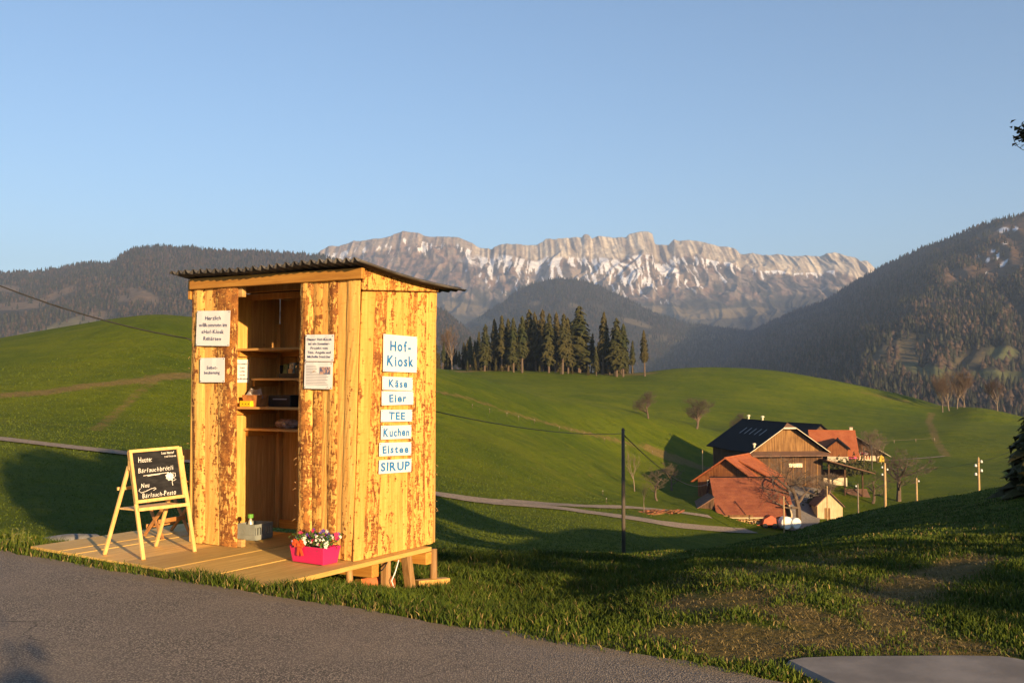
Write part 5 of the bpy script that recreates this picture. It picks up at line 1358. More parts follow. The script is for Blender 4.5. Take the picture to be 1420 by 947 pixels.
# ------------------------------------------------------------------ conifers
def fol(name, c0, c1, fine=3.0):
    k = NT(name, 0.75, 0.15); p = k.coord('Object')
    n = k.noise(p, fine, 4, 0.6); r = k.rnd()
    c = k.mix(k.ramp(n, 0.3, 0.7), c0, c1)
    c = k.mix(k.math('MULTIPLY', r, 0.4), c, (c1[0] * 1.3, c1[1] * 0.9, c1[2]))
    k.color(c); return k.m
M['needles'] = fol('spruce_needles', (0.020, 0.030, 0.009), (0.062, 0.056, 0.017), 2.2)
M['bark'] = plain('tree_bark', (0.12, 0.085, 0.058), 0.9, 0.35, 3)
M['pale_bark'] = plain('pale_bark', (0.22, 0.17, 0.12), 0.9, 0.3, 4)
M['twig'] = plain('bare_twigs', (0.13, 0.097, 0.068), 0.9, 0.3, 2, bump=0)
M['twig_red'] = plain('reddish_twigs', (0.115, 0.075, 0.048), 0.9, 0.3, 2, bump=0)
def spruce_meshes(seed, H=1.0, bare=0.18, rad=0.13, dens=1.0, shape=0.55):
    rs = random.Random(seed); m = MB()
    nw = int(34 * dens)
    for i in range(nw):
        t = bare + (1 - bare) * i / nw
        tt = (t - bare) / (1 - bare)
        R = rad * ((1 - tt) ** shape * (0.75 + 0.5 * rs.random()) * min(1, 0.55 + tt * 4) + 0.008)
        nb = max(4, int(9 * (1 - tt * 0.6)))
        a0 = rs.random() * 6.28
        for b in range(nb):
            a = a0 + 6.283 * b / nb + rs.uniform(-.3, .3); r = R * rs.uniform(0.55, 1.12)
            d = Vector((math.cos(a), math.sin(a), 0)); pn = Vector((-d.y, d.x, 0))
            droop = -0.18 * r + rs.uniform(-0.25, 0.12) * r
            z0 = t + rs.uniform(-0.012, 0.012)
            p0 = Vector((0, 0, z0)); p1 = d * r * 0.55 + Vector((0, 0, z0 + droop * 0.35)); p2 = d * r + Vector((0, 0, z0 + droop - 0.02))
            w1 = r * 0.30 + 0.006
            hang = Vector((0, 0, -0.018 - 0.25 * r * rs.random()))
            m.add([p0, p1 + pn * w1 + hang * 0.6, p2 + hang * 0.4, p1 - pn * w1 + hang * 0.6, p1 + Vector((0, 0, 0.006))], [(0, 1, 4), (1, 2, 4), (2, 3, 4), (3, 0, 4)])
            for q in (0.45, 0.75):
                c = p0.lerp(p2, q); s_ = 0.5 * w1 + 0.006
                m.add([c + pn * s_, c - pn * s_, c + hang * 1.5 + pn * rs.uniform(-.5, .5) * s_ + d * 0.01], [(0, 1, 2)])
    for k_ in range(5):
        a = k_ * 1.26; m.add([(0.006 * math.cos(a), 0.006 * math.sin(a), 0.955), (0.006 * math.cos(a + 1.26), 0.006 * math.sin(a + 1.26), 0.955), (0, 0, 1.005)], [(0, 1, 2)])
    crown = m.mesh('crown', M['needles'])
    tr = MB().tube([(0, 0, -0.03), (0, 0, 0.3), (0, 0, 0.7), (0, 0, 0.97)], [0.016, 0.012, 0.006, 0.001], 7)
    for i in range(9):
        a = rs.random() * 6.28; z = rs.uniform(0.05, bare + 0.06); L = rs.uniform(0.02, 0.06)
        tr.tube([(0, 0, z), (math.cos(a) * L, math.sin(a) * L, z - 0.005)], [0.002, 0.0008], 3, False)
    return crown, tr.mesh('trunk', M['bark'])
SPU = [spruce_meshes(40 + i, bare=0.04, rad=(0.15, 0.13, 0.17)[i]) for i in range(3)]
SPR = [spruce_meshes(i, bare=(0.22, 0.30, 0.18, 0.34, 0.12)[i], rad=(0.12, 0.105, 0.15, 0.10, 0.17)[i]) for i in range(5)]
def plant_tree(name, meshes, p, h, wscale, label, cat, group, rz):
    t = empty(name, p, rz, label, cat, group); t.scale = (h * wscale, h * wscale, h)
    if name == 'spruce_tree' and h > 5: t.rotation_euler = (math.radians(1.6) * math.sin(h * 37), math.radians(1.6) * math.cos(h * 53), rz)
    c = link('crown', meshes[0], t); k = link('trunk', meshes[1], t)
    return t
ORD = ['first', 'second', 'third', 'fourth', 'fifth', 'sixth', 'seventh', 'eighth', 'ninth', 'tenth', 'eleventh', 'twelfth', 'thirteenth', 'fourteenth', 'fifteenth', 'sixteenth', 'seventeenth', 'eighteenth', 'nineteenth', 'twentieth', 'twenty-first', 'twenty-second', 'twenty-third', 'twenty-fourth', 'twenty-fifth', 'twenty-sixth', 'twenty-seventh', 'twenty-eighth']
front_row = [(604,470,1.0),(614,474,.9),(637,488,1),(652,468,1.1),(663,461,1),(672,449,1.1),(687,442,1.0),(696,437,1.1),(705,441,1),(712,438,1),(724,435,1.1),(733,429,1.15),(743,432,1),(752,429,1.15),(761,432,1),(772,432,1.1),(780,431,1.1),(788,439,1),(803,424,1.5),(820,462,1.1),(827,476,.9),(836,432,1.15),(845,463,1),(855,439,1.3),(864,446,1.2),(877,474,1.0),(894,455,1.1)]
rs = random.Random(9)
names_ = {604: 'leftmost spruce of the copse half hidden by the kiosk wall', 803: 'tallest broad spruce standing at the front right of the copse', 894: 'lone slim spruce standing apart at the right end of the copse', 836: 'tall spruce right of the broadest one, beyond the gap', 855: 'full dark spruce second from the right end group', 877: 'short thin spruce just left of the lone one'}
for i, (px, top, wd) in enumerate(front_row):
    base = float(np.interp(px, [600, 652, 724, 783, 819, 855, 896], [512, 514.5, 513, 513.5, 516, 519.5, 518]))
    d = 378 + rs.uniform(-12, 6) if px > 640 else 384
    p = gnd(px, d); h = (base - top) / FPX * d * 1.03
    plant_tree('spruce_tree', SPR[4 if px == 803 else (3 if px in (836, 894) else i % 3)], p, h, wd * 1.2, names_.get(px, ORD[i] + ' spruce counted from the left along the front of the hilltop copse'), 'tree', 'spruces of the hilltop copse', rs.random() * 6.28)
for i in range(26):
    px = rs.uniform(645, 890); d = rs.uniform(366, 384); p = gnd(px, d)
    plant_tree('spruce_tree', SPU[i % 3], p, rs.uniform(2.0, 6.5), rs.uniform(1.0, 1.7), 'small young spruce in the undergrowth at the foot of the copse', 'tree', 'young spruces at the foot of the copse', rs.random() * 6.28)
for i in range(140):
    px = rs.uniform(648, 868) if i < 126 else rs.uniform(598, 652); 
    if 812 < px < 830: continue
    d = rs.uniform(382, 400); p = gnd(px, d); top = float(np.interp(px, [600, 660, 700, 740, 800, 830, 870], [480, 466, 446, 436, 438, 460, 458])) + rs.uniform(0, 30)
    plant_tree('spruce_tree', SPR[i % 4] if i % 2 else SPU[i % 3], p, (514 - top) / FPX * d, rs.uniform(1.1, 1.6), 'dark spruce inside the hilltop copse behind its front row', 'tree', 'spruces inside the copse', rs.random() * 6.28)

# ------------------------------------------------------------------ bare trees
def bare_tree(seed, levels=5, spread=0.55, lean=0.0, trunk_h=0.28, gnarl=0.25, up=0.35, r0=0.022, n0=5, ratio=0.72, twig='twig', bark='bark', stems=1, cutoff=0.0035, lenf=0.30, first=0.45):
    rs = random.Random(seed); T = MB(); C = MB()
    def grow(p, d, L, r, lv):
        n = 4; pts = [p]; rad = [r]
        dd = d.copy()
        for k in range(n):
            dd = (dd + Vector((rs.uniform(-1, 1), rs.uniform(-1, 1), rs.uniform(-0.6, 1) * up)) * gnarl * 0.5).normalized()
            p = p + dd * L / n; pts.append(p); rad.append(r * (1 - 0.45 * (k + 1) / n))
        (T if r > cutoff * 2.0 else C).tube(pts, rad, 6 if r > 0.012 else (4 if r > cutoff * 1.5 else 3), False)
        if lv <= 0: return
        kids_ = n0 if lv == levels else rs.choice((3, 3, 4))
        for k in range(kids_):
            f = rs.uniform(0.3, 1.0) if lv < levels else rs.uniform(first, 1.0)
            i = min(n - 1, int(f * n)); q = pts[i].lerp(pts[i + 1], f * n - i)
            a = rs.random() * 6.283; ax = dd.cross(Vector((math.cos(a), math.sin(a), 0.3))).normalized()
            nd = (Matrix.Rotation(rs.uniform(0.5, 1.25) * spread * 1.6, 3, ax) @ dd); nd.z += up * 0.35; nd.normalize()
            grow(q, nd, L * ratio * rs.uniform(0.75, 1.15), max(rad[i] * rs.uniform(0.45, 0.7), 0.0014), lv - 1)
    for s_ in range(stems):
        o = Vector((0, 0, -0.02)) if stems == 1 else Vector((rs.uniform(-.1, .1), rs.uniform(-.1, .1), -0.02))
        grow(o, Vector((lean + (rs.uniform(-.15, .15) if stems > 1 else 0), 0.05, 1)).normalized(), lenf if stems == 1 else 0.42, r0, levels)
    h = max(v[2] for v in C.v + T.v); s_ = 1.0 / h
    for q in (T, C): q.v = [(x * s_, y * s_, z * s_) for x, y, z in q.v]
    wid = np.percentile(np.abs([v[0] for v in C.v]), 97) * 2
    return C.mesh('crown', M[twig]), T.mesh('trunk', M[bark]), wid
BT = {'round': bare_tree(1, 5, 0.70, n0=11, lenf=0.30, up=0.5, first=0.3), 'round2': bare_tree(2, 5, 0.66, 0.1, n0=11, lenf=0.30, up=0.5, gnarl=0.45, first=0.3), 'slim': bare_tree(3, 4, 0.35, up=0.7, n0=5, bark='pale_bark', lenf=0.45), 'gnarl': bare_tree(14, 5, 0.75, -0.05, gnarl=0.75, up=0.15, r0=0.034, n0=4, lenf=0.42),
      'wide': bare_tree(6, 5, 0.75, 0.0, gnarl=0.5, up=0.2, n0=6, r0=0.026, lenf=0.26), 'poplar': bare_tree(7, 5, 0.34, up=0.8, n0=9, first=0.25, twig='twig_red', bark='pale_bark', lenf=0.50, r0=0.016), 'poplar2': bare_tree(8, 5, 0.34, 0.04, up=0.8, n0=9, first=0.25, bark='pale_bark', lenf=0.46, r0=0.017)}
def bare(kind, px, base, top, wpx, label, depth=None, dmin=60, rz=0.0):
    p = gnd(px, depth) if depth else hit(px, base, dmin)
    d = p.y; h = (base - top) / FPX * d
    ms = BT[kind]; w_ = wpx / FPX * d / ms[2] / h
    t = empty('bare_tree', p, rz, label, 'tree'); t.scale = (h * w_, h * w_, h)
    link('crown', ms[0], t); link('trunk', ms[1], t); return t
bare('round', 899, 580, 539, 40, 'bare fruit tree on the slope left of the two above the big barn', None, 150)
bare('round2', 966, 594, 548, 40, 'bare tree with twisted trunk on the crest left of the big barn roof', None, 150)
bare('round', 1027, 592, 559, 30, 'small bare tree rising just behind the big barn ridge', 262)
bare('slim', 880, 681, 618, 34, 'slender bare tree with pale trunk right of the dark pole', None, 60, 1.0)
bare('slim', 893, 711, 664, 26, 'small pale young tree standing by the gravel track', None, 60, 2.2)
bare('gnarl', 911, 694, 645, 34, 'dark gnarled fruit tree left of the red barns', None, 60, 0.5)
bare('wide', 932, 680, 640, 34, 'reddish bare fruit tree nearest the left barn gable', None, 60, 1.5)
bare('gnarl', 1101, 741, 628, 84, 'big gnarled bare tree in the yard beside the tiled barn', 161.5, 60, 2.6)
bare('wide', 1243, 706, 632, 74, 'wide spreading bare tree right of the roadside poles', 178, 60, 0.2)
bare('gnarl', 1207, 704, 652, 40, 'dark twisted bare tree just left of the tall pole', 176, 60, 4.0)
bare('round2', 1142, 706, 668, 40, 'tangled bare bush tree behind the pale shed', 176, 60, 3.0)
bare('poplar', 1306, 570, 514, 34, 'leftmost reddish bare tree of the clump on the right hill', 345, 60, 0.3)
bare('poplar2', 1315, 568, 508, 36, 'tall pale stemmed bare tree in the middle of the hill clump', 346, 60, 1.3)
bare('poplar', 1326, 566, 506, 38, 'reddish tall bare tree in the hill clump right of the middle', 347, 60, 2.3)
bare('poplar2', 1335, 564, 512, 32, 'rightmost bare tree of the clump on the right hill', 348, 60, 3.3)
bare('poplar', 1382, 570, 520, 36, 'lone bare tree right of the clump on the right hill', 342, 60, 4.3)
bare('poplar', 627, 513, 446, 34, 'tall reddish bare tree with pale trunk left of the spruce copse', 384, 60, 5.0)
bare('slim', 770, 514, 470, 24, 'pale leafless tree in front of the spruce copse', 372, 60, 0.7)
bare('round', 1215, 660, 612, 46, 'bare tree by the farmhouse terrace', 232, 60, 0.9)

# dark spruce at the right edge of the photograph, with low sweeping branches
big = spruce_meshes(77, bare=0.03, rad=0.17, dens=1.6, shape=0.7)
sp = gnd(1590, 27); t = plant_tree('spruce_tree', big, sp, 15.0, 0.85, 'dark spruce at the right edge reaching into view', 'tree', None, 0.4)
q = at(1405, 640, 31); bush = gnd(1426, 32)
plant_tree('spruce_tree', spruce_meshes(78, bare=0.02, rad=0.42, dens=1.0, shape=0.55), bush, 2.9, 1.0, 'low dark young conifer at the right edge of the slope', 'tree', None, 1.0)
# branch tip hanging in at the upper right
BD = 26.5
P1 = at(1418, 188, BD); P2 = at(1405, 190.5, BD); PT_ = Vector((sp.x, sp.y, P1.z + 0.6)); c0_ = PT_.copy()
br_ = empty('hanging_branch', P2, 0, 'dark branch tip with a hanging twig at the upper right edge', 'branch')
m = MB(); m.tube([PT_ - P2, (PT_ * 0.5 + P1 * 0.5) - P2 + Vector((0, 0, 0.2)), P1 - P2, Vector((0, 0, 0))], [0.07, 0.05, 0.035, 0.008], 6)
m.tube([Vector((0, 0, 0)), at(1407, 197, BD) - P2, at(1411, 203, BD) - P2, at(1418, 208, BD) - P2, at(1424, 209, BD) - P2], 0.009, 5)
m.build('twig', M['bark'], br_)
m = MB(); rs = random.Random(4)
for i in range(420):
    f = (i / 420) ** 0.8; c = (P1 + Vector((0.05, 0, 0))).lerp(PT_, f) - P2 + Vector((0, 0, 0.2 * math.sin(f * 3.1)))
    c += Vector((rs.gauss(0, 0.09), rs.gauss(0, 0.09 + 0.25 * f), rs.gauss(-0.02, 0.09 + 0.08 * f)))
    a = rs.random() * 6.28; s_ = 0.13
    m.add([c, c + Vector((math.cos(a), math.sin(a), rs.uniform(-.6, .6))) * s_, c + Vector((math.cos(a + .5), math.sin(a + .5), rs.uniform(-.6, .6))) * s_], [(0, 1, 2)])
for i in range(110):
    c = at(1421, 187, BD) - P2 + Vector((rs.gauss(0, 0.10), rs.gauss(0, 0.1), rs.gauss(0, 0.16))); a = rs.random() * 6.28; s_ = 0.15
    m.add([c, c + Vector((math.cos(a), math.sin(a), rs.uniform(-.6, .6))) * s_, c + Vector((math.cos(a + .5), math.sin(a + .5), rs.uniform(-.6, .6))) * s_], [(0, 1, 2)])
m.build('needle_tuft', M['needles'], br_)

# trees on the road ridge to the right, outside the photograph: their long shadows cross the slope and the valley
def crown_tree(px_, py_, h, r, zb, label, seed, n=2600):
    rs = random.Random(seed); g = float(tz(px_, py_))
    t = empty('linden_tree', (px_, py_, g), rs.random() * 6, label, 'tree')
    MB().tube([(0, 0, -0.3), (0.1, 0, zb * 0.6), (0, 0.1, h * 0.75)], [0.35, 0.27, 0.08], 8).build('trunk', M['bark'], t)
    V = []; F = []
    for i in range(n):
        u = rs.uniform(-1, 1); a = rs.random() * 6.28; q = math.sqrt(1 - u * u); rr = rs.random() ** 0.4
        c = Vector((math.cos(a) * q * r * rr, math.sin(a) * q * r * rr, zb + (h - zb) * (0.5 + 0.5 * u * rr)))
        s_ = rs.uniform(0.3, 0.6); d1 = Vector((rs.gauss(0, 1), rs.gauss(0, 1), rs.gauss(0, 1))).normalized(); d2 = d1.orthogonal().normalized()
        k0 = len(V); V += [c + d1 * s_, c + d2 * s_ * 0.6, c - d1 * s_, c - d2 * s_ * 0.6]; F.append((k0, k0 + 1, k0 + 2, k0 + 3))
    me = bpy.data.meshes.new('crown'); me.from_pydata([tuple(v) for v in V], [], F); me.materials.append(M['needles']); link('crown', me, t)
for i, (x, y, h, r, zb) in enumerate([(15.5, -5, 16, 4.6, 5.6), (22.5, -3, 16.5, 5.0, 6), (30, -2, 15, 5, 4), (38, -1, 14, 5, 3), (47, 2, 9, 5, 2)]):
    crown_tree(x, y, h, r, zb, ('nearest broad tree on the road ridge', 'second broad tree along the road ridge', 'third broad tree along the road ridge', 'fourth broad tree along the road ridge', 'low broad tree at the far end of the road ridge')[i], 100 + i)
crown_tree(14.0, -7.4, 8.5, 2.7, 2.3, 'small unseen tree added behind the viewer to shade the right slope', 140, 520)  # out of view, added so its dapple darkens the right slope
def shade_shrub(x, y, r, h, seed):
    rs = random.Random(seed); t = empty('shade_shrub', (x, y, float(tz(x, y))), 0, 'unseen bush added behind the viewer to shade the road', 'shade_shrub')
    m = MB()
    for i in range(1500):
        u = rs.uniform(-0.2, 1); a = rs.random() * 6.28; q = math.sqrt(max(0, 1 - u * u)); rr = rs.random() ** 0.35
        c = Vector((math.cos(a) * q * r * rr, math.sin(a) * q * r * rr, 0.2 + h * 0.9 * max(0, u) * rr)); s_ = rs.uniform(0.06, 0.14)
        d1 = Vector((rs.gauss(0, 1), rs.gauss(0, 1), rs.gauss(0, 1))).normalized(); d2 = d1.orthogonal().normalized()
        m.add([c + d1 * s_, c + d2 * s_ * 0.6, c - d1 * s_, c - d2 * s_ * 0.6], [(0, 1, 2, 3)])
    m.build('crown', M['needles'], t); MB().tube([(0, 0, -0.1), (0, 0, h * 0.7)], 0.04, 6).build('trunk', M['bark'], t)
shade_shrub(2.04, -4.4, 1.7, 4.0, 5)  # unseen, added to throw shade on the road at lower left
# ------------------------------------------------------------------ farm
def tiles(name, c0, c1, row=0.33, axis=1):
    k = NT(name, 0.75, 0.2); p = k.coord('Object')
    wv = k.n('TexWave', wave_type='BANDS', bands_direction='XYZ'[axis]); k.set(wv.inputs['Vector'], p); wv.inputs['Scale'].default_value = 1.0 / row / 3.14 * 1.57
    wv.inputs['Distortion'].default_value = 0.6
    n = k.noise(p, 0.6, 5, 0.65); f = k.noise(p, 5, 4, 0.6)
    c = k.mix(k.ramp(n, 0.3, 0.7), c0, c1)
    c = k.mix(k.math('MULTIPLY', k.ramp(f, 0.45, 0.7), 0.5), c, tuple(q * 0.55 for q in c0))
    c = k.mix(k.math('MULTIPLY', k.ramp(wv.outputs['Fac'], 0.0, 0.35, 1, 0), 0.35), c, tuple(q * 0.4 for q in c0))
    k.color(c).bump(wv.outputs['Fac'], 0.6, 0.05); return k.m
def boards(name, c0, c1, sc=4.0, ax=0):
    k = NT(name, 0.8, 0.15); p = k.coord('Object'); st = [0.25, 0.25, 0.12]; st[ax] = 1.0
    mp = k.n('Mapping'); mp.inputs['Scale'].default_value = (1, 1, 0.08); k.t.links.new(p, mp.inputs[0])
    n = k.noise(mp.outputs[0], sc, 4, 0.6); n2 = k.noise(p, 0.8, 4)
    c = k.mix(k.ramp(n, 0.35, 0.65), c0, c1); c = k.mix(k.math('MULTIPLY', k.ramp(n2, 0.4, 0.7), 0.35), c, tuple(q * 0.5 for q in c0))
    k.color(c).bump(n, 0.5, 0.04); return k.m
TILE_RED = tiles('old_red_tiles', (0.165, 0.048, 0.024), (0.25, 0.083, 0.038))
TILE_OR = tiles('orange_tiles', (0.34, 0.09, 0.03), (0.43, 0.135, 0.05))
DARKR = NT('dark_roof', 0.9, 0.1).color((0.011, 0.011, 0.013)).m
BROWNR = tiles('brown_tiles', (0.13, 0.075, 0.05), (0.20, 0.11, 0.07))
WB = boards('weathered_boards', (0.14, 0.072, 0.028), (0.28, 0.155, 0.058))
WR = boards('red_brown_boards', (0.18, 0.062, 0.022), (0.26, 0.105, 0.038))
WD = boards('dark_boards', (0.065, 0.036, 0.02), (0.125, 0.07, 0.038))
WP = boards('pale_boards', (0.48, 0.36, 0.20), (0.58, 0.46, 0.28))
WALLW = plain('cream_plaster', (0.55, 0.46, 0.33), 0.85, 0.15, 1.5)
TRIM = plain('pale_trim', (0.72, 0.64, 0.45), 0.6, 0.1, 3)
GLASS = plain('window_glass', (0.02, 0.022, 0.028), 0.12, 0.1, 2, 0.6, bump=0)
def house(name, label, cat, loc, yaw, hw, L, hw_z, hr, roof, wall, ov=0.6, ovg=0.8, hip=0.0, base=4.0, trim=None, wins=(), gable=None, side_wins=(), eave_l=None, chim=(), th=0.18):
    """gable house: front gable at y=0, ridge running along +y; heights above loc; base goes below ground"""
    t = empty(name, loc, yaw, label, cat)
    sl = (hr - hw_z) / hw
    wm = gable or wall
    m = MB(); m.prism([(-hw, 0, -base), (hw, 0, -base), (hw, 0, hw_z)] + ([(hw * hip, 0, hr - sl * hw * hip), (-hw * hip, 0, hr - sl * hw * hip)] if hip else [(0, 0, hr)]) + [(-hw, 0, hw_z)], (0, 0.25, 0)); m.build('gable_wall', wm, t)
    m = MB(); m.prism([(-hw, L - 0.25, -base), (hw, L - 0.25, -base), (hw, L - 0.25, hw_z), (0, L - 0.25, hr), (-hw, L - 0.25, hw_z)], (0, 0.25, 0)); m.build('gable_wall', wm, t)
    for s_ in (-1, 1):
        MB().bx((s_ * hw, 0.255, -base), (s_ * (hw - 0.25), L - 0.255, hw_z - 0.02)).build('side_wall', wall, t)
    for s_ in (-1, 1):
        e = hw + ov; ze = hr - sl * e
        hx = hip * hw
        pts = [(0, -ovg + (hx * 1.0 if hip else 0), hr + 0.06), (0, L + ovg, hr + 0.06), (s_ * e, L + ovg, ze + 0.06), (s_ * e, -ovg, ze + 0.06)]
        if hip: pts.append((s_ * hx, -ovg, hr - sl * hx + 0.06))
        m = MB(); m.prism(pts if s_ < 0 else pts[::-1], (0, 0, th)); m.build('roof_slope', roof, t)
        if trim:
            y_ = -ovg - 0.04
            MB().bar((s_ * hx, y_, hr - sl * hx + 0.06 + th * 0.5), (s_ * e, y_, ze + 0.06 + th * 0.5), 0.08, 0.28, (0, 1, 0)).build('barge_board', trim, t)
    if hip:
        zz = hr - sl * hx + 0.07
        m = MB(); m.prism([(-hx, -ovg - 0.01, zz), (hx, -ovg - 0.01, zz), (0, -ovg + hx, hr + 0.07)], (0, 0, th)); m.build('roof_hip', BROWNR, t)
        if trim: MB().bar((-hx, -ovg - 0.06, zz + 0.05), (hx, -ovg - 0.06, zz + 0.05), 0.08, 0.25).build('barge_board', trim, t)
    MB().bar((0, -ovg + (hx if hip else 0), hr + 0.08 + th), (0, L + ovg, hr + 0.08 + th), 0.35, 0.14).build('ridge_cap', roof, t)
    for x, z, w_, h_ in wins:
        f = MB().bx((x - w_ / 2 - 0.08, -0.06, z - h_ / 2 - 0.08), (x + w_ / 2 + 0.08, 0.0, z + h_ / 2 + 0.08)).build('window', TRIM, t)
        MB().bx((x - w_ / 2, -0.075, z - h_ / 2), (x - 0.03, -0.061, z + h_ / 2)).build('pane', GLASS, f); MB().bx((x + 0.03, -0.075, z - h_ / 2), (x + w_ / 2, -0.061, z + h_ / 2)).build('pane', GLASS, f)
    for x, y, z0, h_ in chim:
        c = MB().bx((x - 0.35, y - 0.35, z0), (x + 0.35, y + 0.35, z0 + h_)).build('chimney', WALLW, t); MB().bx((x - 0.45, y - 0.45, z0 + h_ + 0.001), (x + 0.45, y + 0.45, z0 + h_ + 0.12)).build('chimney_cap', BROWNR, c)
    return t
# tiled barn in front: ridge across the view
d1 = 164.0; z1 = zat(663, d1); xl, xr = (985 - CX) / FPX * d1, (1084 - CX) / FPX * d1
zg1 = float(tz(38, 159))
ez = zat(718, 158.2)
b1 = empty('tiled_barn', (xl, d1, zg1), 0, 'low barn with a big weathered red tiled roof facing the viewer', 'barn')
R_h = z1 - zg1; E_h = ez - zg1; LW_ = xr - xl
m = MB(); m.prism([(-0.3, 0, R_h), (-0.35, -5.9, E_h), (LW_ - 1.1, -5.9, E_h), (LW_ - 1.0, -4.0, E_h + (R_h - E_h) * 0.33), (LW_ + 0.3, -4.0, E_h + (R_h - E_h) * 0.33), (LW_ + 0.3, 0, R_h)], (0, 0, 0.16)); m.build('roof_slope', TILE_RED, b1)
m = MB(); m.prism([(-0.3, 0.01, R_h - 0.01), (LW_ + 0.3, 0.01, R_h - 0.01), (LW_ + 0.3, 6, E_h), (-0.3, 6, E_h)], (0, 0, 0.16)); m.build('roof_slope', TILE_RED, b1)
MB().bar((-0.32, 0, R_h + 0.2), (LW_ + 0.32, 0, R_h + 0.2), 0.3, 0.12).build('ridge_cap', DARKR, b1)
for x0, x1 in ((0, 0.2), (LW_ - 0.2, LW_)):
    m = MB(); m.prism([(x0, 5.4, -2), (x0, 5.4, E_h + 0.3), (x0, 0, R_h - 0.15), (x0, -5.2, E_h + 0.55), (x0, -5.2, -2)], (x1 - x0, 0, 0)); m.build('gable_wall', WP if x0 else WR, b1)
MB().bx((0.2, -5.75, -2), (LW_ - 0.2, -5.6, E_h + 0.12)).build('front_wall', WP, b1)
for i in range(5): MB().bx((0.3 + i * 2.6, -5.95, -0.8), (0.5 + i * 2.6, -5.76, E_h + 0.0)).build('post', WD, b1)
for i in range(3): MB().bx((0.6, -6.3, 0.25 + 0.32 * i), (LW_ * (0.75 - 0.15 * i), -5.97, 0.42 + 0.32 * i)).build('stacked_plank', WP if i % 2 else WB, b1)
lt = empty('lean_to_shed', (xl - 0.3, d1 - 3, zg1), 0, 'dark lean-to shed against the left end of the tiled barn', 'shed')
m = MB(); m.prism([(-3.2, -1.5, 1.6), (-0.05, -1.5, 3.6), (-0.05, 4.5, 3.6), (-3.2, 4.5, 1.6)], (0, 0, 0.15)); m.build('roof_slope', BROWNR, lt)
m = MB(); m.prism([(-2.8, -1.0, -2), (-0.1, -1.0, -2), (-0.1, -1.0, 3.45), (-2.8, -1.0, 1.75)], (0, 0.2, 0)); m.build('wall', WD, lt)
MB().bx((-2.8, -0.79, -2), (-2.6, 4.3, 1.75)).build('wall', WD, lt)
# orange roofed building behind it
d2 = 168.0; p2 = Vector(((1007 - CX) / FPX * d2, d2, 0)); zr2 = zat(636, d2)
zb2 = zr2 - 8.5
b2 = house('orange_roof_barn', 'wooden barn with orange tiled roof and two small gable windows behind the tiled barn', 'barn', (p2.x, p2.y, zb2), R_(-31.4), 5.2, 11.2, 4.9, 8.5, TILE_OR, WR, 0.9, 1.0, base=6, wins=((-3.0, 4.3, 0.9, 0.8), (-0.6, 4.3, 0.9, 0.8)))
m = MB(); m.prism([(1.2, 2.5, 7.95), (6.8, 2.5, 5.2), (6.8, 9, 5.2), (1.2, 9, 7.95)][::-1], (0, 0, 0.2)); m.build('dormer_roof', TILE_OR, b2)
m = MB(); m.prism([(1.3, 2.8, 7.4), (6.0, 2.8, 3.6), (6.0, 2.8, 5.4), (1.3, 2.8, 7.8)], (0, 6, 0)); m.build('dormer_wall', WB, b2)
# the big barn
d3 = 180.0; zr3 = zat(588, d3); x3 = (1090 - CX) / FPX * d3
zb3 = zr3 - 9.6
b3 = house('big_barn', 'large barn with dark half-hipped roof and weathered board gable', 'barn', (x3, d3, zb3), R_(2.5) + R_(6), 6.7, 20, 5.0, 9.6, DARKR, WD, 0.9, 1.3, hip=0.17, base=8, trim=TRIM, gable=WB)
m = MB(); m.prism([(-7.3, -0.2, 4.55), (7.3, -0.2, 4.55), (7.3, -1.9, 3.9), (-7.3, -1.9, 3.9)], (0, 0, 0.18)); m.build('skirt_roof', BROWNR, b3)
MB().bx((-6.75, -0.06, -8), (6.75, -0.005, 4.2)).build('lower_wall', WD, b3)
for i in range(6): MB().bx((-5.9 + i * 2.3, -0.12, -3), (-5.7 + i * 2.3, -0.065, 4.0)).build('post', WB, b3)
for x, z, w_, h_ in ((1.5, 2.2, 2.6, 0.7),):
    MB().bx((x - w_ / 2, -0.16, z - h_ / 2), (x + w_ / 2, -0.065, z + h_ / 2)).build('window_band', TRIM, b3)
for i in range(5): 
    yy_ = 4.0 + i * 2.4; x_ = -2.6; MB().bar((x_ + 0.5, yy_, 9.6 - 0.687 * 2.1 + 0.29), (x_ - 1.0, yy_ + 0.0, 9.6 - 0.687 * 3.6 + 0.29), 0.25, 0.03).build('roof_light', plain('roof_light_glass', (0.16, 0.17, 0.19), 0.3, 0.1) if i == 0 else bpy.data.materials['roof_light_glass'], b3)
for yy_, z0 in ((1.5, 9.6), (11, 9.7), (18, 9.7)):
    c = MB().lathe([(0.18, z0), (0.18, z0 + 0.7), (0.34, z0 + 0.75), (0.34, z0 + 1.0), (0.05, z0 + 1.1)], (0 if z0 > 9.65 else -6.4, yy_ if z0 > 9.65 else -0.5, 0 if z0 > 9.65 else -4.4), 8).build('roof_vent', TRIM, b3)
ann = empty('cart_shed', (x3 + 10.2, d3 + 1.0, zb3 - 0.4), R_(6), 'low dark open shed joined to the right side of the big barn', 'shed')
m = MB(); m.prism([(-4.0, -2.5, 3.6), (4.6, -3.5, 1.2), (5.2, 9, 1.2), (-4.0, 9, 3.6)], (0, 0, 0.18)); m.build('roof_slope', BROWNR, ann)
MB().bx((-3.4, 6, -6), (3.5, 6.2, 1.3)).build('back_wall', WD, ann); 
for x in (-3, 0, 3.3): MB().bx((x - 0.12, -1.2, -6), (x + 0.12, -0.96, 2.35 - 0.279 * x)).build('post', WD, ann)
MB().bx((-1.5, 5.0, -6), (3.2, 5.9, -0.2)).build('inner_wall', WALLW, ann)
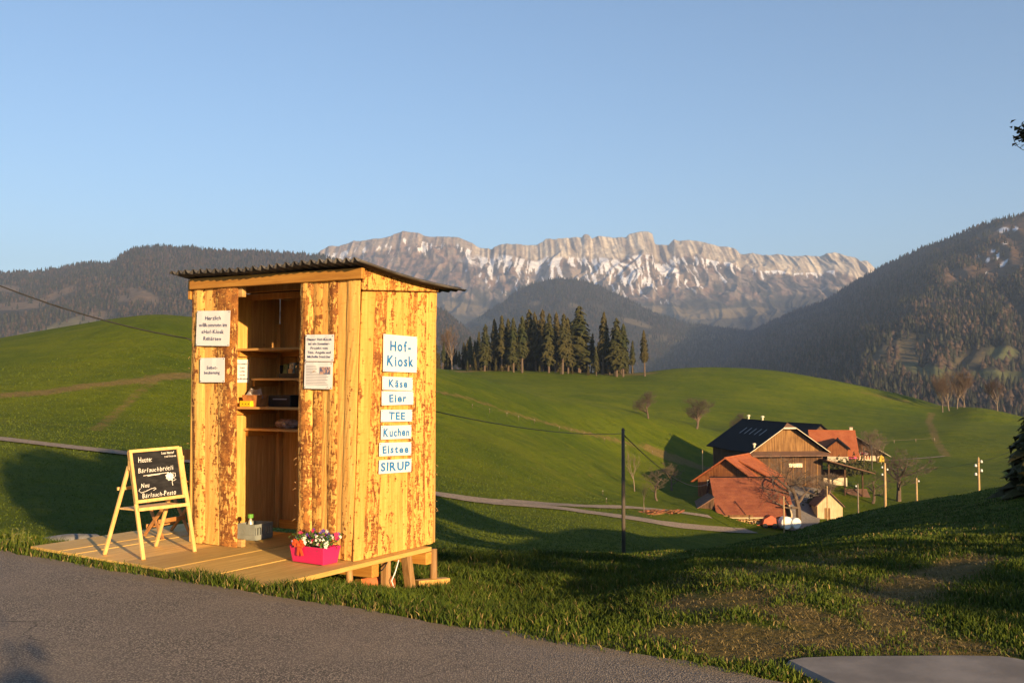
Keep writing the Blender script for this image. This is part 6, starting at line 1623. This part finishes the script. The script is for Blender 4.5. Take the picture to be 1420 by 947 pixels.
# farmhouse behind with orange hipped roof
d4 = 236.0; x4 = (1168 - CX) / FPX * d4; z4 = zat(596, d4); zb4 = z4 - 9.3
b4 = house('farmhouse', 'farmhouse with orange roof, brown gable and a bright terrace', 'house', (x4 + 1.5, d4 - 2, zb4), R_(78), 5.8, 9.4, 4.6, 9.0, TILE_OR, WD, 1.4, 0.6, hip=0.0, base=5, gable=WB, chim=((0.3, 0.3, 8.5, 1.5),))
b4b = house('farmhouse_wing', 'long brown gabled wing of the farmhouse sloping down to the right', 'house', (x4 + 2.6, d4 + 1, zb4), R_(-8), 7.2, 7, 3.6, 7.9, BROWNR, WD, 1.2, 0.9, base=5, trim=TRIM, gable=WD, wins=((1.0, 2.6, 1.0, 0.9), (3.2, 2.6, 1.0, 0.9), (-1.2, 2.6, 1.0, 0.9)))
MB().bx((-1.8, -0.08, 1.2), (6.6, -0.01, 3.2)).build('terrace_wall', WALLW, b4b); MB().bx((-1.0, -2.2, 0.2), (7.2, -0.1, 0.45)).build('terrace', WALLW, b4b)
for i in range(8): MB().bx((-0.9 + i * 1.1, -2.2, 0.46), (-0.8 + i * 1.1, -2.12, 1.35)).build('railing_post', TRIM, b4b)
MB().bx((-0.95, -2.22, 1.36), (7.1, -2.12, 1.46)).build('handrail', TRIM, b4b)
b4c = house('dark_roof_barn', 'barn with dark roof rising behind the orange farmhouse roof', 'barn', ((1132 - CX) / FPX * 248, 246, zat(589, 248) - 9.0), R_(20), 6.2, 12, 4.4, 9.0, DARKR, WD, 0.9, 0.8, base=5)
d5 = 226.0
b5 = house('small_house', 'small brown house with dark gable roof and pale base left of the terrace', 'house', ((1160 - CX) / FPX * d5, d5, zat(641, d5)), R_(-18), 2.2, 5.5, 3.2, 5.0, DARKR, WR, 0.55, 0.5, base=4, gable=WR)
MB().bx((-2.26, -0.06, -3), (2.26, -0.005, 1.3)).build('plinth', WALLW, b5)
# parasols and plants on the terrace
for px, py, c, r, lab in ((1181, 636, (0.75, 0.10, 0.28), 1.3, 'bright pink parasol on the farmhouse terrace'), (1222, 637, (0.75, 0.5, 0.06), 0.9, 'small yellow tarpaulin covered heap right of the terrace')):
    p = at(px, py + 3, 229); t = empty('parasol' if c[1] < 0.3 else 'covered_heap', p, 0, lab, 'parasol' if c[1] < 0.3 else 'heap')
    k_ = plain('cloth_' + str(px), c, 0.7)
    MB().lathe([(r, 0.6 if c[1] < 0.3 else 0), (r * 0.6, 1.1), (0.05, 1.5)], n=8).build('canopy' if c[1] < 0.3 else 'tarpaulin', k_, t); MB().tube([(0, 0, -2), (0, 0, 1.4)], 0.05, 6).build('pole', TRIM, t)
rs = random.Random(8)
fm = [plain('bloom_red', (0.6, 0.07, 0.08), 0.7), plain('bloom_pink', (0.7, 0.2, 0.3), 0.7), plain('bloom_white', (0.7, 0.66, 0.6), 0.7)]
for i in range(7):
    p = at(1184 + i * 3.6, 633.5, 233.3); t = empty('flower_pot', p, 0, ORD[i] + ' bright flower pot from the left on the farmhouse terrace wall', 'flower pot', 'flower pots on the terrace')
    m = MB()
    for k_ in range(16):
        c = Vector((rs.gauss(0, .25), rs.gauss(0, .15), 0.5 + rs.random() * 0.5)); m.box(c, (0.14, 0.14, 0.14), Matrix.Rotation(rs.random() * 3, 3, 'X'))
    m.build('blooms', fm[i % 3], t); MB().lathe([(0.14, -0.6), (0.2, 0.45)], n=8).build('pot', TILE_OR, t)
# sheds to the right of the yard
d6 = 166.0; s6 = house('pale_shed', 'small pale board shed with gable roof below the yard', 'shed', ((1148 - CX) / FPX * d6, d6, zat(721, d6)), R_(-4), 2.05, 4.2, 2.4, 4.45, BROWNR, WP, 0.35, 0.35, base=2.5, gable=WP)
MB().bx((-0.85, -0.07, 0), (-0.02, -0.01, 2.0)).build('door', WB, s6); MB().bx((0.02, -0.07, 0), (0.85, -0.01, 2.0)).build('door', WP, s6)
d7 = 182.0; s7 = house('garden_hut', 'small low hut with brown roof between the pale shed and the poles', 'hut', ((1171 - CX) / FPX * d7, d7, zat(699.5, d7)), R_(-90), 1.4, 3.4, 1.6, 2.5, BROWNR, WP, 0.5, 0.3, base=2, gable=WP)
# bales, red trailer, woodpiles
for px, py, r, lab in ((1089, 724.5, 1.0, 'white wrapped silage bale left of the gnarled tree'), (1102.5, 725, 0.85, 'white wrapped silage bale half behind the gnarled tree')):
    p = at(px, py, 157.0); t = empty('silage_bale', p, 0.3, lab, 'bale')
    m = MB(); m.lathe([(r * 0.86, -r * 0.62), (r, -r * 0.5), (r, r * 0.5), (r * 0.86, r * 0.62)], n=16); m.v = [(x, z, y) for x, y, z in m.v]; m.f = [tuple(reversed(f)) for f in m.f]
    m.build('wrapped_bale', M['white_paint'], t, smooth=False); m = MB(); m.lathe([(r * 1.012, -0.06), (r * 1.012, 0.06)], n=16); m.v = [(x, z, y) for x, y, z in m.v]; m.build('tape_band', WALLW, t)
RED = plain('red_machine', (0.42, 0.08, 0.03), 0.5, 0.2, 2); TYRE = plain('tyre_rubber', (0.02, 0.02, 0.02), 0.8)
p = at(1066, 731.5, 157.5); t = empty('farm_trailer', p, 0.1, 'rusty red farm trailer parked under the tiled barn eaves', 'trailer')
m = MB(); m.prism([(-1.2, -0.6, 0.5), (1.1, -0.6, 0.5), (1.0, -0.6, 1.5), (0.2, -0.6, 2.0), (-0.9, -0.6, 1.4)], (0, 1.2, 0)); m.build('body', RED, t, bevel=0.05)
for x in (-0.8, 0.8):
    w_ = MB(); w_.tube([(x, -0.75, 0.35), (x, -0.61, 0.35)], 0.42, 14); w_.build('wheel', TYRE, t)
MB().bar((-1.2, 0, 0.5), (-2.4, 0, 0.35), 0.1, 0.1).build('drawbar', RED, t)
for px, py, n_, lab in ((1008, 729, 14, 'stack of firewood logs under the left of the tiled barn'), (1032, 730, 18, 'heap of logs beneath the middle of the tiled barn')):
    t = empty('log_stack', at(px, py, 157.6), 0, lab, 'log stack'); rr = random.Random(px)
    for i in range(n_):
        x = (i % 7) * 0.42 - 1.3; z = 0.2 + (i // 7) * 0.36
        MB().tube([(x, -0.4, z), (x + rr.uniform(-.1, .1), 0.5, z)], rr.uniform(0.15, 0.21), 7).build('log', M['log'] if i % 3 else WR, t)
BRICK = plain('reddish_wood', (0.22, 0.085, 0.04), 0.85, 0.5, 3)
for px, py, sx, lab in ((903, 713, 1.3, 'low reddish heap at the left end by the pale young tree'), (915, 712, 1.7, 'reddish heap of timber by the gravel track'), (931, 712, 1.9, 'reddish timber heap nearest the lean-to shed')):
    p = hit(px, py, 80); t = empty('timber_heap', p, 0, lab, 'timber heap'); rr = random.Random(px)
    for i in range(14):
        z_ = 0.1 + rr.random() * 0.55; x_ = rr.uniform(-sx, sx); MB().bar((x_ - rr.uniform(.3, .9), rr.uniform(-.8, .8), z_ * rr.random()), (x_ + rr.uniform(.3, .9), rr.uniform(-.8, .8), z_), rr.uniform(.15, .45), 0.14).build('timber', BRICK if i % 4 else WB, t)
# dark hedges by the yard
def hedge(px, py, d, w_, h, lab, seed):
    p = gnd(px, d); t = empty('bush', p, 0, lab, 'bush'); rr = random.Random(seed); m = MB()
    for i in range(420):
        c = Vector((rr.gauss(0, w_ * 0.4), rr.gauss(0, 0.7), abs(rr.gauss(0, h * 0.45)))); s_ = rr.uniform(0.15, 0.35); d1 = Vector((rr.gauss(0, 1), rr.gauss(0, 1), rr.gauss(0, 1))).normalized(); d2 = d1.orthogonal()
        m.add([c + d1 * s_, c + d2 * s_ * .6, c - d1 * s_, c - d2 * s_ * .6], [(0, 1, 2, 3)])
    m.build('foliage', M['needles'], t); MB().tube([(0, 0, -0.2), (0, 0, h * 0.5)], 0.08, 5).build('stem', M['bark'], t)
hedge(1172, 668, 200, 3.0, 3.2, 'dark bush behind the garden hut', 1); hedge(1190, 660, 205, 3.2, 3.6, 'tall dark bush below the farmhouse terrace', 2); hedge(1128, 700, 172, 1.8, 2.2, 'dark bush left of the pale shed', 3); hedge(1160, 655, 215, 3.0, 2.0, 'dark hedge in front of the small brown house', 4)

# ------------------------------------------------------------------ poles, wires, fence
PW = plain('pole_wood', (0.42, 0.28, 0.13), 0.8, 0.25, 2); PD = plain('dark_pole_wood', (0.085, 0.07, 0.055), 0.85, 0.25, 2)
def pole(px, base, top, depth, r, label, mat, ins=(), buried=1.0):
    z0 = zat(base, depth); x = (px - CX) / FPX * depth; g = float(tz(x, depth)); z0 = min(z0, g); z1_ = zat(top, depth)
    t = empty('utility_pole', (x, depth, z0), 0, label, 'pole')
    MB().tube([(0, 0, -buried), (0, 0, (z1_ - z0) * 0.5), (0, 0, z1_ - z0)], [r * 1.1, r, r * 0.85], 8).build('shaft', mat, t, smooth=True)
    MB().lathe([(r * 0.9, z1_ - z0 + 0.001), (r * 0.9, z1_ - z0 + 0.06), (0.02, z1_ - z0 + 0.16)], n=8).build('cap', mat, t)
    for side_, py in ins:
        h = zat(py, depth) - z0; q = (side_ * (r + 0.16), 0, h)
        b = MB().tube([(side_ * r * 0.9, 0, h - 0.12), (side_ * (r + 0.14), 0, h - 0.12), (side_ * (r + 0.16), 0, h - 0.02)], 0.02, 5).build('bracket', M['black_metal'], t)
        MB().lathe([(0.10, 0), (0.125, 0.06), (0.09, 0.12), (0.11, 0.17), (0.05, 0.24)], q, 10).build('insulator', M['white_paint'], b, smooth=True)
    return t
pole(863.5, 767, 597, 56, 0.105, 'dark wooden pole standing in the shaded meadow right of the kiosk', PD)  # dark wood tone puts the meadow's shade into the pole's colour
pole(1224.5, 704, 643, 128, 0.17, 'tall sunlit wooden pole with insulators at the foot of the wide bare tree', PW, ((-1, 649), (1, 652), (-1, 659)))
pole(1268, 695, 664, 140, 0.14, 'short sunlit pole right of the wide bare tree', PW, ((1, 668),))
pole(1354, 681, 636, 92, 0.105, 'sunlit pole with four white insulators against the dark field', PW, ((1, 641.5), (-1, 647), (1, 654), (-1, 659)))
pole(1187, 716, 672, 140, 0.10, 'thin pale pole left of the tall sunlit pole', M['pale_bark'], ((-1, 675),))
pole(1144.5, 723, 675, 140, 0.10, 'thin wooden pole in front of the pale shed', PW)
pole(1084.5, 740, 689, 148, 0.11, 'thin wooden pole at the right end of the tiled barn', PW)
pole(1207, 660, 618, 215, 0.14, 'dark pole beside the farmhouse terrace', PD)
pole(1196, 662, 620, 216, 0.13, 'dark pole in front of the terrace steps', PD)
pole(973, 648, 625, 190, 0.10, 'short pale post on the sandy path left of the big barn', PW)
def wire(P, Q, sag, label, r=0.012, n=24):
    pts = [P.lerp(Q, i / n) - Vector((0, 0, 4 * sag * (i / n) * (1 - i / n))) for i in range(n + 1)]
    return tag(MB().tube(pts, r, 5).build('overhead_cable', M['black_metal'], smooth=True), label, 'cable')
PT = at(863, 601, 56)
wire(at(-260, 272, 17), at(258.5, 469, 21), 0.35, 'black overhead cable from the upper left to behind the kiosk', 0.014)
wire(at(258.5, 469, 21), at(602, 570, 33), 0.2, 'black cable stretch hidden behind the kiosk', 0.014)
wire(at(602, 570, 33), PT, 0.28, 'dark cable from the kiosk side to the dark meadow pole', 0.016)
wire(PT, at(985, 668, 158), 1.6, 'dark cable from the meadow pole down to the barns', 0.03)
wire(at(1225, 648, 128), at(1354, 641, 92), 0.5, 'thin wire between the two sunlit poles', 0.012)
wire(at(1354, 641, 92), at(1470, 585, 60), 0.4, 'thin wire from the insulator pole out to the right', 0.012)
fp_ = []
fence_px = [(655, 566), (679, 572), (703, 577.5), (719, 582), (741, 586.5), (775.6, 596.5), (792, 600.5), (810, 604.5), (838, 612.5), (836, 686), (841, 697), (868, 622), (905, 630)]
for i, (px, py) in enumerate(fence_px):
    p = hit(px, py, 70); fp_.append(p)
    t = empty('fence_post', p, 0, ORD[i] + ' thin pale fence post from the left on the sunny meadow slope', 'fence post', 'fence posts on the meadow slope')
    MB().bx((-0.03, -0.03, -0.3), (0.03, 0.03, 0.72)).build('stake', M['bark'], t); MB().bx((-0.025, -0.045, 0.58), (0.025, -0.031, 0.66)).build('insulator', M['white_paint'], t)
for k_ in range(8):
    a, b = fp_[k_] + Vector((0, -0.06, 0.78)), fp_[k_ + 1] + Vector((0, -0.06, 0.78))
P_ = [q + Vector((0, -0.06, 0.62)) for q in fp_[:9]]
tag(MB().tube(P_, 0.008, 4).build('fence_wire', M['bark']), 'fence wire strung between posts on the meadow slope', 'wire')
P_ = [hit(px, py, 200) + Vector((0, 0, 0.7)) for px, py in ((1206, 616), (1240, 614), (1270, 612.5), (1296, 611))]
f_ = empty('fence', P_[0], 0, 'pale tape fence across the slope right of the farmhouse', 'fence')
MB().tube([q - P_[0] for q in P_], 0.025, 4).build('tape', M['pale_bark'], f_)
for q in P_: MB().bx((q.x - P_[0].x - 0.06, q.y - P_[0].y - 0.06, q.z - P_[0].z - 0.9), (q.x - P_[0].x + 0.06, q.y - P_[0].y + 0.06, q.z - P_[0].z + 0.1)).build('stake', M['pale_bark'], f_)
# far farmhouses on the mountain flanks
for px, py, d, lab in ((1243, 506, 1330, 'tiny far farmhouse on the meadow of the right mountain'), (1287, 520, 1150, 'tiny far roof at the lower meadow edge of the right mountain'), (1378, 471, 1400, 'tiny far hut among trees on the right mountain'), (33, 473, 1500, 'tiny far farmhouse behind the left hill')):
    p = at(px, py, d)
    house('far_farmhouse', lab, 'house', p - Vector((0, 0, 3)), R_(-60), 4.5, 12, 4.5, 8.0, BROWNR, WALLW, 0.8, 0.8, base=12)

# ------------------------------------------------------------------ haze
hz_ = MB().bx((-9500, -420, -180), (9500, 10400, 1330)); 
hm = bpy.data.materials.new('haze'); hm.use_nodes = True; ht_ = hm.node_tree
for nn_ in list(ht_.nodes): ht_.nodes.remove(nn_)
ho = ht_.nodes.new('ShaderNodeOutputMaterial'); hv = ht_.nodes.new('ShaderNodeVolumePrincipled')
hv.inputs['Color'].default_value = (0.46, 0.64, 0.98, 1); hv.inputs['Density'].default_value = 9.0e-5; hv.inputs['Anisotropy'].default_value = 0.0
ht_.links.new(hv.outputs[0], ho.inputs['Volume'])
o = hz_.build('haze', hm); tag(o, 'thin evening haze in the air over the valley', None, None, 'stuff')
